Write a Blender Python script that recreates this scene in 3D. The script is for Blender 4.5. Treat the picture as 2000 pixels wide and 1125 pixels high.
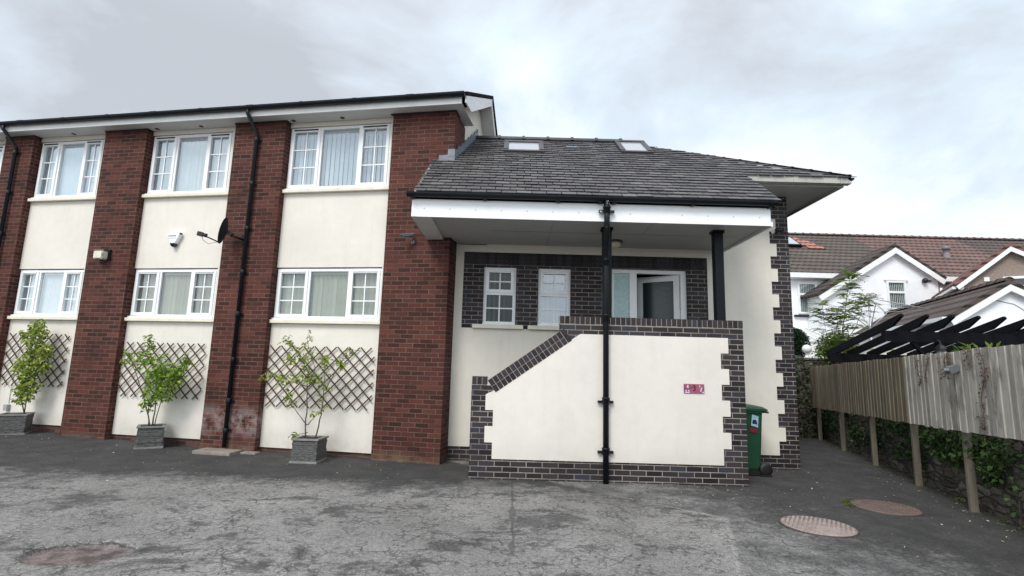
import bpy, bmesh, math, random
from mathutils import Vector, Matrix, noise as mnoise
R = math.radians
random.seed(7)
for o in list(bpy.data.objects): bpy.data.objects.remove(o)
SC = bpy.context.scene
COL = SC.collection

# ------------------------------------------------------------------ camera
cam_d = bpy.data.cameras.new("camera"); cam = bpy.data.objects.new("camera", cam_d); COL.objects.link(cam)
cam_d.sensor_width = 36; cam_d.lens = 18.0; cam_d.clip_start = .05; cam_d.clip_end = 2000
cam.matrix_world = (Matrix.Translation((0, 0, 1.589)) @ Matrix.Rotation(R(.219), 4, 'Z')
                    @ Matrix.Rotation(R(90 + 8.55), 4, 'X') @ Matrix.Rotation(R(1.604), 4, 'Z'))
SC.camera = cam

# ------------------------------------------------------------------ world, sun, exposure
SUN_EL, SUN_AZ = R(48), R(205)          # azimuth: clockwise from +Y
W = bpy.data.worlds.new("World"); SC.world = W; W.use_nodes = True
nt = W.node_tree; nt.nodes.clear()
def N(tree, typ, **kw):
    n = tree.nodes.new(typ)
    for k, v in kw.items():
        if k.startswith('i_'):
            n.inputs[int(k[2:]) if k[2:].isdigit() else k[2:].replace('_', ' ')].default_value = v
        else: setattr(n, k, v)
    return n
def ramp(tree, pts, fac=None, interp='LINEAR'):
    r = tree.nodes.new('ShaderNodeValToRGB'); cr = r.color_ramp; cr.interpolation = interp
    while len(cr.elements) < len(pts): cr.elements.new(.5)
    for e, (p, c) in zip(cr.elements, pts):
        e.position = p; e.color = (c, c, c, 1) if not hasattr(c, '__len__') else (*c, 1)
    if fac is not None: tree.links.new(fac, r.inputs[0])
    return r.outputs[0]
def mth(tree, op, a, b=None, c=None, clamp=False):
    n = tree.nodes.new('ShaderNodeMath'); n.operation = op; n.use_clamp = clamp
    for i, v in enumerate((a, b, c)):
        if v is None: continue
        if isinstance(v, (int, float)): n.inputs[i].default_value = v
        else: tree.links.new(v, n.inputs[i])
    return n.outputs[0]
def mixc(tree, fac, a, b, mode='MIX'):
    n = tree.nodes.new('ShaderNodeMix'); n.data_type = 'RGBA'; n.blend_type = mode
    for s, v in ((n.inputs[0], fac), (n.inputs[6], a), (n.inputs[7], b)):
        if isinstance(v, (int, float)): s.default_value = v
        elif hasattr(v, '__len__'): s.default_value = (*v[:3], 1)
        else: tree.links.new(v, s)
    return n.outputs[2]
def noise(tree, vec, scale, detail=4, rough=.55, dist=0, dim='3D'):
    n = tree.nodes.new('ShaderNodeTexNoise'); n.noise_dimensions = dim
    n.inputs['Scale'].default_value = scale; n.inputs['Detail'].default_value = detail
    n.inputs['Roughness'].default_value = rough; n.inputs['Distortion'].default_value = dist
    if vec is not None: tree.links.new(vec, n.inputs['Vector'])
    return n.outputs['Fac']
def mapping(tree, vec, scale=(1, 1, 1), loc=(0, 0, 0), rot=(0, 0, 0)):
    n = tree.nodes.new('ShaderNodeMapping'); n.inputs['Scale'].default_value = scale
    n.inputs['Location'].default_value = loc; n.inputs['Rotation'].default_value = rot
    tree.links.new(vec, n.inputs['Vector']); return n.outputs[0]
def dotv(tree, vec, v):
    n = tree.nodes.new('ShaderNodeVectorMath'); n.operation = 'DOT_PRODUCT'
    tree.links.new(vec, n.inputs[0]); n.inputs[1].default_value = Vector(v).normalized(); return n.outputs['Value']

sky = N(nt, 'ShaderNodeTexSky', sky_type='NISHITA', sun_disc=False, sun_elevation=SUN_EL, sun_rotation=SUN_AZ)
dirv = N(nt, 'ShaderNodeTexCoord').outputs['Generated']
sep = N(nt, 'ShaderNodeSeparateXYZ'); nt.links.new(dirv, sep.inputs[0])
den = mth(nt, 'ADD', mth(nt, 'MAXIMUM', sep.outputs[2], 0), .28)
comb = N(nt, 'ShaderNodeCombineXYZ')
nt.links.new(mth(nt, 'DIVIDE', sep.outputs[0], den), comb.inputs[0]); nt.links.new(mth(nt, 'DIVIDE', sep.outputs[1], den), comb.inputs[1])
n1 = noise(nt, mapping(nt, comb.outputs[0], loc=(2.3, 1.1, 0)), 1.55, 8, .58, .5)
n2 = noise(nt, mapping(nt, comb.outputs[0], loc=(7.3, 4.1, 3)), 2.6, 5, .55, .2)
cl = mth(nt, 'ADD', mth(nt, 'MULTIPLY', n1, .95), mth(nt, 'MULTIPLY', n2, .40))
# brighter cloud low on the right, heavier cloud high on the left and high on the right
bright = mth(nt, 'MULTIPLY', mth(nt, 'MAXIMUM', mth(nt, 'SUBTRACT', dotv(nt, dirv, (.42, .86, .12)), .80), -.10), .6)
lowz = mth(nt, 'MULTIPLY', mth(nt, 'SUBTRACT', .42, sep.outputs[2]), .58)
dark2 = mth(nt, 'MULTIPLY', mth(nt, 'MAXIMUM', mth(nt, 'SUBTRACT', dotv(nt, dirv, (.47, .72, .47)), .965), 0), -4.2)
dark3 = mth(nt, 'MULTIPLY', mth(nt, 'MAXIMUM', mth(nt, 'SUBTRACT', dotv(nt, dirv, (-.62, .66, .42)), .93), 0), -2.2)
cl = mth(nt, 'SUBTRACT', cl, .155)
val = mth(nt, 'ADD', mth(nt, 'ADD', mth(nt, 'ADD', cl, bright), mth(nt, 'ADD', lowz, dark2)), dark3)
ccol = ramp(nt, [(.26, (.50, .53, .575)), (.38, (.60, .66, .73)), (.50, (.68, .78, .88)), (.62, (.83, .90, .94)), (.76, (.95, .965, .97))], val)
scale = N(nt, 'ShaderNodeVectorMath', operation='SCALE'); nt.links.new(ccol, scale.inputs[0])
# the veiled sun brightens the cloud behind the camera
back = mth(nt, 'MULTIPLY', mth(nt, 'MAXIMUM', dotv(nt, dirv, (-.25, -.72, .62)), 0), 6.0)
zen = mth(nt, 'MULTIPLY', mth(nt, 'MAXIMUM', mth(nt, 'SUBTRACT', sep.outputs[2], .5), 0), 12.0)
nt.links.new(mth(nt, 'ADD', mth(nt, 'ADD', 9.4, back), zen), scale.inputs['Scale'])
bgc = mixc(nt, .94, sky.outputs[0], scale.outputs[0])
bg = N(nt, 'ShaderNodeBackground'); bg.inputs['Strength'].default_value = .1
nt.links.new(bgc, bg.inputs[0])
out = N(nt, 'ShaderNodeOutputWorld'); nt.links.new(bg.outputs[0], out.inputs[0])

sun_d = bpy.data.lights.new("sun", 'SUN'); sun_d.energy = 2.0; sun_d.angle = R(22); sun_d.color = (1, .97, .92)
sun = bpy.data.objects.new("sun", sun_d); COL.objects.link(sun)
sv = Vector((math.sin(SUN_AZ) * math.cos(SUN_EL), math.cos(SUN_AZ) * math.cos(SUN_EL), math.sin(SUN_EL)))
sun.rotation_euler = (-sv).to_track_quat('-Z', 'Y').to_euler()
SC.view_settings.view_transform = 'Standard'; SC.view_settings.look = 'None'
SC.view_settings.exposure = .36; SC.view_settings.gamma = 1

# ------------------------------------------------------------------ frames
def fr(x, y, ang): return Matrix.Translation((x, y, 0)) @ Matrix.Rotation(ang, 4, 'Z')
FW = fr(0, 0, 0)                        # world = extension frame
FM = fr(0, 8.365, -R(9.806))            # long brick block: x along its front, y into it
FF = fr(5.60, 6.47, math.atan2(4.75, 1.45))   # fence: x along it away from the viewer, y towards the yard
FG = fr(13.65, 14.0, -R(18.5))          # garage behind the pergola
FB = fr(18.85, 19.1, -R(30))             # brown rear wing
def gz(x): return .034 * max(0, -x - 5.5)

# ------------------------------------------------------------------ object helpers
class T:                                # a thing: an Empty at its base
    def __init__(s, name, label, cat, frame=FW, loc=(0, 0, 0), group=None, kind=None):
        s.loc = Vector(loc); s.frame = frame
        s.o = bpy.data.objects.new(name, None); s.o.empty_display_size = .2; COL.objects.link(s.o)
        s.o.matrix_world = frame @ Matrix.Translation(s.loc)
        s.o['label'] = label; s.o['category'] = cat
        if group: s.o['group'] = group
        if kind: s.o['kind'] = kind
def part(name, bm, mats, th, parent=None, label=None, smooth=False, kind=None, shift=True):
    """links bm (built in the thing's frame) as one child mesh of the thing, or of one of its parts"""
    if shift: bmesh.ops.translate(bm, verts=bm.verts, vec=-th.loc)
    bmesh.ops.recalc_face_normals(bm, faces=bm.faces)
    me = bpy.data.meshes.new(name); bm.to_mesh(me); bm.free()
    for m in (mats if isinstance(mats, (list, tuple)) else [mats]): me.materials.append(m)
    if smooth:
        for p in me.polygons: p.use_smooth = True
    o = bpy.data.objects.new(name, me); COL.objects.link(o); o.parent = parent or th.o
    if label: o['label'] = label
    if kind: o['kind'] = kind
    return o
def solo(name, bm, mats, label, cat, frame=FW, loc=(0, 0, 0), group=None, kind=None, smooth=False):
    """a thing that is one mesh"""
    bmesh.ops.translate(bm, verts=bm.verts, vec=-Vector(loc))
    if kind != 'stuff': bmesh.ops.recalc_face_normals(bm, faces=bm.faces)
    me = bpy.data.meshes.new(name); bm.to_mesh(me); bm.free()
    for m in (mats if isinstance(mats, (list, tuple)) else [mats]): me.materials.append(m)
    if smooth:
        for p in me.polygons: p.use_smooth = True
    o = bpy.data.objects.new(name, me); COL.objects.link(o); o.matrix_world = frame @ Matrix.Translation(Vector(loc))
    if label: o['label'] = label
    if cat: o['category'] = cat
    if group: o['group'] = group
    if kind: o['kind'] = kind
    return o
def BM(): return bmesh.new()
def quad(bm, *ps, m=0):
    f = bm.faces.new([bm.verts.new(p) for p in ps]); f.material_index = m; return f
def box(bm, x0, x1, y0, y1, z0, z1, m=0, bev=0):
    vs = [bm.verts.new((x, y, z)) for x in (x0, x1) for y in (y0, y1) for z in (z0, z1)]
    fs = []
    for i in ((0, 1, 3, 2), (4, 6, 7, 5), (0, 4, 5, 1), (2, 3, 7, 6), (0, 2, 6, 4), (1, 5, 7, 3)):
        f = bm.faces.new([vs[k] for k in i]); f.material_index = m; fs.append(f)
    if bev:
        es = {e for f in fs for e in f.edges}
        bmesh.ops.bevel(bm, geom=list(es), offset=bev, segments=2, affect='EDGES', profile=.6)
    return vs
def bar(bm, a, b, w, h, up=(0, 0, 1), m=0):
    """rectangular bar from a to b, w across, h along up"""
    a, b = Vector(a), Vector(b); d = (b - a).normalized(); up = Vector(up)
    s = d.cross(up).normalized() * w / 2; u = s.cross(d).normalized() * h / 2
    va = [bm.verts.new(a + i * s + j * u) for i, j in ((-1, -1), (1, -1), (1, 1), (-1, 1))]
    vb = [bm.verts.new(b + i * s + j * u) for i, j in ((-1, -1), (1, -1), (1, 1), (-1, 1))]
    for k in range(4):
        f = bm.faces.new((va[k], va[(k + 1) % 4], vb[(k + 1) % 4], vb[k])); f.material_index = m
    for q in (va, vb): bm.faces.new(q).material_index = m
def prism(bm, poly, y0, y1, axis='y', m=0):
    """polygon [(a,b)...] extruded: axis y -> (a,y,b); axis x -> (x,a,b); axis z -> (a,b,z)"""
    def P(a, b, t): return {'y': (a, t, b), 'x': (t, a, b), 'z': (a, b, t)}[axis]
    A = [bm.verts.new(P(a, b, y0)) for a, b in poly]; B_ = [bm.verts.new(P(a, b, y1)) for a, b in poly]
    n = len(poly)
    for k in range(n):
        bm.faces.new((A[k], A[(k + 1) % n], B_[(k + 1) % n], B_[k])).material_index = m
    bm.faces.new(A).material_index = m; bm.faces.new(B_).material_index = m
def cells(bm, xs, zs, solid, y0, y1, m=0):
    """slab between y0 and y1 made of the grid cells where solid(x,z): holes and toothed edges are real"""
    nx, nz = len(xs) - 1, len(zs) - 1
    S = [[solid((xs[i] + xs[i + 1]) / 2, (zs[j] + zs[j + 1]) / 2) for j in range(nz)] for i in range(nx)]
    vc = {}
    def v(i, j, y):
        k = (i, j, y)
        if k not in vc: vc[k] = bm.verts.new((xs[i], y, zs[j]))
        return vc[k]
    def F(*p): bm.faces.new(p).material_index = m
    for i in range(nx):
        for j in range(nz):
            if not S[i][j]: continue
            for y in (y0, y1): F(v(i, j, y), v(i + 1, j, y), v(i + 1, j + 1, y), v(i, j + 1, y))
            for di, dj, e in ((-1, 0, ((i, j), (i, j + 1))), (1, 0, ((i + 1, j), (i + 1, j + 1))), (0, -1, ((i, j), (i + 1, j))), (0, 1, ((i, j + 1), (i + 1, j + 1)))):
                a, b = i + di, j + dj
                if 0 <= a < nx and 0 <= b < nz and S[a][b]: continue
                F(v(*e[0], y0), v(*e[1], y0), v(*e[1], y1), v(*e[0], y1))
def ring(bm, x0, x1, z0, z1, w, y0, y1, m=0):
    cells(bm, [x0, x0 + w, x1 - w, x1], [z0, z0 + w, z1 - w, z1], lambda x, z: not (x0 + w < x < x1 - w and z0 + w < z < z1 - w), y0, y1, m)
def tube(bm, pts, r, seg=10, m=0, cap=True):
    pts = [Vector(p) for p in pts]; rs = r if isinstance(r, (list, tuple)) else [r] * len(pts); prev = None; rings = []
    for i, p in enumerate(pts):
        d = (pts[min(i + 1, len(pts) - 1)] - pts[max(i - 1, 0)]).normalized()
        a = Vector((0, 0, 1)) if abs(d.z) < .9 else Vector((1, 0, 0))
        s = d.cross(a).normalized() if prev is None else (prev - d * prev.dot(d)).normalized()
        prev = s; u = d.cross(s)
        rings.append([bm.verts.new(p + (s * math.cos(t) + u * math.sin(t)) * rs[i]) for t in [2 * math.pi * k / seg for k in range(seg)]])
    for a, b in zip(rings, rings[1:]):
        for k in range(seg):
            f = bm.faces.new((a[k], a[(k + 1) % seg], b[(k + 1) % seg], b[k])); f.material_index = m; f.smooth = True
    if cap:
        for q in (rings[0], rings[-1]): bm.faces.new(q).material_index = m
def lathe(bm, prof, c=(0, 0, 0), seg=24, m=0, axis='z'):
    rings = []
    for r, z in prof:
        L = []
        for k in range(seg):
            t = 2 * math.pi * k / seg; p = (r * math.cos(t), r * math.sin(t), z)
            if axis == 'y': p = (p[0], z, p[1])
            L.append(bm.verts.new(Vector(p) + Vector(c)))
        rings.append(L)
    for a, b in zip(rings, rings[1:]):
        for k in range(seg):
            f = bm.faces.new((a[k], a[(k + 1) % seg], b[(k + 1) % seg], b[k])); f.material_index = m; f.smooth = True
    for q in (rings[0], rings[-1]):
        if len({tuple(round(c, 6) for c in v.co) for v in q}) > 2: bm.faces.new(q).material_index = m
def sphere(bm, c, r, sc=(1, 1, 1), sub=3):
    d = bmesh.ops.create_icosphere(bm, subdivisions=sub, radius=r)
    for v in d['verts']: v.co = Vector((v.co.x * sc[0], v.co.y * sc[1], v.co.z * sc[2])) + Vector(c)
    for f in bm.faces: f.smooth = True
def gutter(bm, a, b, r, drop=0, m=0):
    """half-round gutter with closed ends from a to b (lip level), plus its brackets"""
    a, b = Vector(a), Vector(b); d = (b - a).normalized(); s = d.cross(Vector((0, 0, 1))).normalized(); rings = []
    for p in (a, b):
        L = []
        for k in range(9):
            t = math.pi * k / 8; L.append(bm.verts.new(p + s * math.cos(t) * r - Vector((0, 0, math.sin(t) * r))))
        for k in range(8, -1, -1):
            t = math.pi * k / 8; L.append(bm.verts.new(p + s * math.cos(t) * (r - .006) - Vector((0, 0, math.sin(t) * (r - .006)))))
        rings.append(L)
    n = len(rings[0])
    for k in range(n): bm.faces.new((rings[0][k], rings[0][(k + 1) % n], rings[1][(k + 1) % n], rings[1][k])).material_index = m
    for q in rings: bm.faces.new(q[:9]).material_index = m
def union(bm, p, d, r, w=.05, m=0):
    """a gutter union or bracket band"""
    d = Vector(d).normalized(); p = Vector(p); s = d.cross(Vector((0, 0, 1))).normalized(); A = []
    for q in (p - d * w / 2, p + d * w / 2):
        A.append([bm.verts.new(q + s * math.cos(math.pi * k / 8) * r - Vector((0, 0, math.sin(math.pi * k / 8) * r))) for k in range(9)])
    for k in range(8): bm.faces.new((A[0][k], A[0][k + 1], A[1][k + 1], A[1][k])).material_index = m
    for q in A: bm.faces.new(q).material_index = m
def clip(poly, a, b, c):
    """keeps the part of the 2-d polygon where a*x+b*y<=c"""
    o = []
    for i in range(len(poly)):
        p, q = poly[i], poly[(i + 1) % len(poly)]; dp, dq = a * p[0] + b * p[1] - c, a * q[0] + b * q[1] - c
        if dp <= 0: o.append(p)
        if dp * dq < 0:
            t = dp / (dp - dq); o.append((p[0] + t * (q[0] - p[0]), p[1] + t * (q[1] - p[1])))
    return o
def slates(bm, origin, eu, ev, urange, vrange, cuts, w=.215, h=.15, th=.011, seed=1, top=None):
    """overlapping slates, one thin tilted plate each, clipped to the roof plane's outline"""
    rnd = random.Random(seed); O, eu, ev = Vector(origin), Vector(eu).normalized(), Vector(ev).normalized(); n = eu.cross(ev).normalized()
    if n.z < 0: n = -n
    row = 0; v = vrange[0]
    while v < vrange[1]:
        u = urange[0] - w + (row % 2) * w / 2 + rnd.uniform(-.01, .01)
        while u < urange[1]:
            g = rnd.uniform(.003, .007); lo = v + rnd.uniform(-.009, .009)
            poly = [(u + g, lo), (u + w - g, lo + rnd.uniform(-.004, .004)), (u + w - g, v + h * 1.25), (u + g, v + h * 1.25)]
            for a, b, c in cuts:
                poly = clip(poly, a, b, c)
                if len(poly) < 3: break
            if len(poly) >= 3:
                lift = rnd.uniform(0, .007); roll = rnd.uniform(-.008, .008)
                def P(p, t):
                    k = 1 - (p[1] - v) / (h * 1.25)         # 1 at the tail, 0 at the head
                    return O + eu * p[0] + ev * p[1] + n * (t + .002 + .020 * k + lift * k + roll * (p[0] - u))
                A = [bm.verts.new(P(p, 0)) for p in poly]; B_ = [bm.verts.new(P(p, th)) for p in poly]
                for k in range(len(poly)): bm.faces.new((A[k], A[(k + 1) % len(poly)], B_[(k + 1) % len(poly)], B_[k]))
                bm.faces.new(B_)
            u += w
        v += h; row += 1
def leaf(bm, p, size, rnd, droop=.3, wide=.5):
    """one folded leaf, two faces"""
    a = rnd.uniform(0, 2 * math.pi); e = rnd.uniform(-.9, .6)
    d = Vector((math.cos(a) * math.cos(e), math.sin(a) * math.cos(e), math.sin(e) - droop)).normalized()
    up = Vector((rnd.uniform(-1, 1), rnd.uniform(-1, 1), 1.2)).normalized(); s = d.cross(up).normalized(); u = s.cross(d)
    p = Vector(p); w = size * wide / 2
    b, t = bm.verts.new(p), bm.verts.new(p + d * size - u * size * .12)
    l, r = bm.verts.new(p + d * size * .45 + s * w + u * size * .1), bm.verts.new(p + d * size * .45 - s * w + u * size * .1)
    bm.faces.new((b, l, t)); bm.faces.new((b, t, r))
def blob_pts(rnd, c, r, n):
    for _ in range(n):
        while True:
            q = Vector((rnd.uniform(-1, 1), rnd.uniform(-1, 1), rnd.uniform(-1, 1)))
            if q.length < 1: break
        yield Vector(c) + Vector((q.x * r, q.y * min(r, .16), q.z * r))

# ------------------------------------------------------------------ materials
def mat(name, rough=.6, metal=0):
    m = bpy.data.materials.new(name); m.use_nodes = True; t = m.node_tree
    b = t.nodes['Principled BSDF']; b.inputs['Roughness'].default_value = rough; b.inputs['Metallic'].default_value = metal
    return m, t, b
def bump(t, b, h, strength=.3, dist=.01):
    n = t.nodes.new('ShaderNodeBump'); n.inputs['Strength'].default_value = strength; n.inputs['Distance'].default_value = dist
    t.links.new(h, n.inputs['Height']); t.links.new(n.outputs[0], b.inputs['Normal'])
def oc(t): return t.nodes.new('ShaderNodeTexCoord').outputs['Object']
def plain(name, c, rough=.5, metal=0, var=.12, scale=6, bmp=0, spec=None):
    m, t, b = mat(name, rough, metal); v = oc(t)
    n = noise(t, v, scale, 5, .6)
    k = ramp(t, [(.25, 1 - var), (.75, 1 + var)], n)
    t.links.new(mixc(t, 1, c, k, 'MULTIPLY'), b.inputs['Base Color'])
    t.links.new(mth(t, 'ADD', mth(t, 'MULTIPLY', noise(t, v, scale * 3, 3), .25), rough - .12), b.inputs['Roughness'])
    if bmp: bump(t, b, noise(t, v, scale * 12, 4), bmp, .01)
    if spec is not None: b.inputs['Specular IOR Level'].default_value = spec
    return m
def brick_mat(name, ramp_pts, mortar, bw=.225, bh=.075, ms=.0055, stain=None, rough=.8, seed=0, upright=False, patchy=.25):
    m, t, b = mat(name, rough); tc = t.nodes.new('ShaderNodeTexCoord'); v = tc.outputs['Object']
    s = t.nodes.new('ShaderNodeSeparateXYZ'); t.links.new(v, s.inputs[0])
    sn = t.nodes.new('ShaderNodeSeparateXYZ'); t.links.new(tc.outputs['Normal'], sn.inputs[0])
    side = mth(t, 'GREATER_THAN', mth(t, 'ABSOLUTE', sn.outputs[0]), .7)
    u = mth(t, 'ADD', mth(t, 'MULTIPLY', s.outputs[0], mth(t, 'SUBTRACT', 1, side)), mth(t, 'MULTIPLY', s.outputs[1], side))
    u = mth(t, 'ADD', u, 50 + seed * .07)
    wob = mth(t, 'MULTIPLY', mth(t, 'SUBTRACT', noise(t, v, 3, 2), .5), .006)
    zz = mth(t, 'ADD', mth(t, 'ADD', s.outputs[2], wob), 20.002)
    c = t.nodes.new('ShaderNodeCombineXYZ'); t.links.new(u, c.inputs[0]); t.links.new(zz, c.inputs[1])
    if upright: t.links.new(zz, c.inputs[0]); t.links.new(u, c.inputs[1])
    br = t.nodes.new('ShaderNodeTexBrick'); br.offset = 0 if upright else .5; t.links.new(c.outputs[0], br.inputs['Vector'])
    for k, x in (('Scale', 1), ('Mortar Size', ms), ('Mortar Smooth', .25), ('Brick Width', bw), ('Row Height', bh), ('Bias', 0)): br.inputs[k].default_value = x
    br.inputs['Color1'].default_value = (0, 0, 0, 1); br.inputs['Color2'].default_value = (1, 1, 1, 1); br.inputs['Mortar'].default_value = (.5, .5, .5, 1)
    base = ramp(t, ramp_pts, br.outputs['Color'])
    blot = ramp(t, [(.3, 1 - patchy), (.7, 1 + patchy)], noise(t, v, .9, 4, .6))
    fine = ramp(t, [(.3, .8), (.7, 1.18)], noise(t, v, 55, 3, .7))
    base = mixc(t, 1, mixc(t, 1, base, blot, 'MULTIPLY'), fine, 'MULTIPLY')
    mort = mixc(t, 1, mortar, ramp(t, [(.3, .35), (.62, 1.15)], noise(t, v, 2.3, 5, .65)), 'MULTIPLY')
    col = mixc(t, br.outputs['Fac'], base, mort)
    if stain: col = stain(t, v, s, col)
    b.inputs['Specular IOR Level'].default_value = .25
    t.links.new(col, b.inputs['Base Color'])
    hgt = mth(t, 'ADD', mth(t, 'MULTIPLY', mth(t, 'SUBTRACT', 1, br.outputs['Fac']), 1), mth(t, 'MULTIPLY', noise(t, v, 70, 3), .25))
    bump(t, b, hgt, .6, .008)
    return m
def efflor(t, v, s, col):
    """white salts on the foot of the bricks and green algae at the very bottom"""
    lx = mth(t, 'ABSOLUTE', mth(t, 'ADD', s.outputs[0], 3.74)); lz = mth(t, 'ABSOLUTE', mth(t, 'SUBTRACT', s.outputs[2], .5))
    win = mth(t, 'MULTIPLY', mth(t, 'LESS_THAN', lx, .62), mth(t, 'SUBTRACT', 1, mth(t, 'MULTIPLY', lz, 3.2), clamp=True))
    msk = mth(t, 'MULTIPLY', win, ramp(t, [(.42, 0), (.58, .55)], noise(t, v, 5, 5, .65)))
    col = mixc(t, msk, col, (.42, .36, .35))
    low = mth(t, 'MULTIPLY', mth(t, 'SUBTRACT', 1, mth(t, 'MULTIPLY', s.outputs[2], 5), clamp=True), ramp(t, [(.35, 0), (.65, .75)], noise(t, v, 4, 4)))
    return mixc(t, low, col, (.17, .14, .085))
M_brick = brick_mat('red_brick', [(0, (.036, .0135, .0105)), (.35, (.061, .0190, .0140)), (.7, (.082, .0245, .0180)), (1, (.104, .034, .025))], (.150, .100, .080), stain=efflor, patchy=.16)
DARKB = [(0, (.014, .012, .015)), (.4, (.026, .022, .025)), (.75, (.040, .031, .034)), (1, (.034, .036, .050))]
M_dbrick = brick_mat('blue_brick', DARKB, (.29, .26, .225), ms=.006, rough=.6, seed=3, patchy=.15)
M_plinth = brick_mat('plinth_brick', [(0, (.05, .026, .022)), (1, (.12, .06, .05))], (.13, .10, .085), seed=5)
M_soldier = brick_mat('soldier_brick', DARKB, (.30, .27, .24), ms=.006, rough=.45, seed=1, upright=True)
def single_brick(name):
    m, t, b = mat(name, .6); b.inputs['Specular IOR Level'].default_value = .25; g = t.nodes.new('ShaderNodeNewGeometry')
    c = ramp(t, DARKB, g.outputs['Random Per Island'])
    t.links.new(mixc(t, 1, c, ramp(t, [(.3, .8), (.7, 1.2)], noise(t, oc(t), 50, 3)), 'MULTIPLY'), b.inputs['Base Color']); return m
M_cop = single_brick('coping_brick')
M_mortar = plain('mortar', (.40, .36, .31), .9, var=.2, scale=20)
def render_mat(name, c, streak=.10, seed=0):
    m, t, b = mat(name, .75); v = mapping(t, oc(t), loc=(seed, seed * 2, 0))
    k = mixc(t, 1, ramp(t, [(.3, .93), (.7, 1.03)], noise(t, v, 1.3, 5, .6)), ramp(t, [(.3, .965), (.7, 1.02)], noise(t, v, 7, 5, .7)), 'MULTIPLY')
    st = ramp(t, [(.52, 1), (.78, 1 - streak)], noise(t, mapping(t, v, scale=(5, 5, .5)), 1.6, 5, .65))
    col = mixc(t, 1, mixc(t, 1, c, k, 'MULTIPLY'), st, 'MULTIPLY')
    s = t.nodes.new('ShaderNodeSeparateXYZ'); t.links.new(oc(t), s.inputs[0])
    dirt = mth(t, 'MULTIPLY', mth(t, 'SUBTRACT', 1, mth(t, 'MULTIPLY', mth(t, 'SUBTRACT', s.outputs[2], .12), 2.6), clamp=True), ramp(t, [(.35, .05), (.75, .6)], noise(t, v, 3.5, 5, .7)))
    col = mixc(t, dirt, col, (.33, .30, .25))
    t.links.new(col, b.inputs['Base Color']); bump(t, b, mth(t, 'ADD', noise(t, v, 90, 4, .7), mth(t, 'MULTIPLY', noise(t, v, 4, 3, .6), 2.5)), .3, .005); return m
M_cream = render_mat('cream_render', (.735, .69, .605), .06)
M_panel = render_mat('panel_render', (.73, .688, .615), .07, 4)
M_sill = plain('sill_paint', (.72, .68, .56), .6, var=.1)
M_upvc = plain('white_plastic', (.83, .84, .85), .3, var=.03)
M_fascia = plain('fascia_board', (.86, .87, .88), .3, var=.03, scale=2)
M_soffit = plain('soffit_board', (.62, .61, .59), .55, var=.05, scale=2)
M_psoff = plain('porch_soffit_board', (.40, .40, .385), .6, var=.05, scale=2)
M_black = plain('black_paint', (.006, .008, .011), .42, var=.3, scale=9, spec=.16)
M_gut = plain('black_gutter', (.006, .009, .013), .4, var=.4, scale=5, spec=.3)
def flaky(name):
    m, t, b = mat(name, .42); v = oc(t); b.inputs['Specular IOR Level'].default_value = .3
    k = ramp(t, [(.60, 0), (.63, 1)], noise(t, mapping(t, v, scale=(1, 1, .6)), 9, 5, .7))
    s = t.nodes.new('ShaderNodeSeparateXYZ'); t.links.new(v, s.inputs[0])
    up = mth(t, 'GREATER_THAN', s.outputs[2], 3.55)
    t.links.new(mixc(t, mth(t, 'MULTIPLY', k, up), (.006, .008, .010), (.62, .62, .60)), b.inputs['Base Color']); return m
M_pipe = flaky('flaking_black_paint')
M_lead = plain('lead', (.15, .17, .20), .45, var=.25, scale=7)
M_cgut = plain('weathered_gutter', (.42, .41, .37), .5, var=.25, scale=5)
def slate_mat():
    m, t, b = mat('slate', .55); v = oc(t); g = t.nodes.new('ShaderNodeNewGeometry')
    c = ramp(t, [(0, (.062, .058, .062)), (.5, (.090, .085, .089)), (.85, (.118, .112, .115)), (1, (.145, .138, .135))], g.outputs['Random Per Island'])
    c = mixc(t, 1, c, ramp(t, [(.3, .78), (.7, 1.25)], noise(t, mapping(t, v, scale=(3, 1, 1)), 14, 4, .7)), 'MULTIPLY')
    s = t.nodes.new('ShaderNodeSeparateXYZ'); t.links.new(v, s.inputs[0])
    left = mth(t, 'SUBTRACT', 1, mth(t, 'MULTIPLY', mth(t, 'ADD', s.outputs[0], 3.4), .42), clamp=True)
    lich = mth(t, 'MULTIPLY', ramp(t, [(.45, 0), (.72, .55)], noise(t, v, 2.2, 6, .7)), mth(t, 'ADD', mth(t, 'MULTIPLY', left, .8), .12))
    c = mixc(t, lich, c, (.17, .165, .13))
    moss = mth(t, 'MULTIPLY', ramp(t, [(.60, 0), (.66, 1)], noise(t, v, 9, 5, .7)), mth(t, 'MULTIPLY', left, .8))
    c = mixc(t, moss, c, (.018, .022, .012))
    t.links.new(c, b.inputs['Base Color']); bump(t, b, noise(t, v, 60, 4), .25, .004); return m
M_slate = slate_mat()
M_under = plain('roof_felt', (.006, .006, .007), .9, spec=.1)
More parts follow.
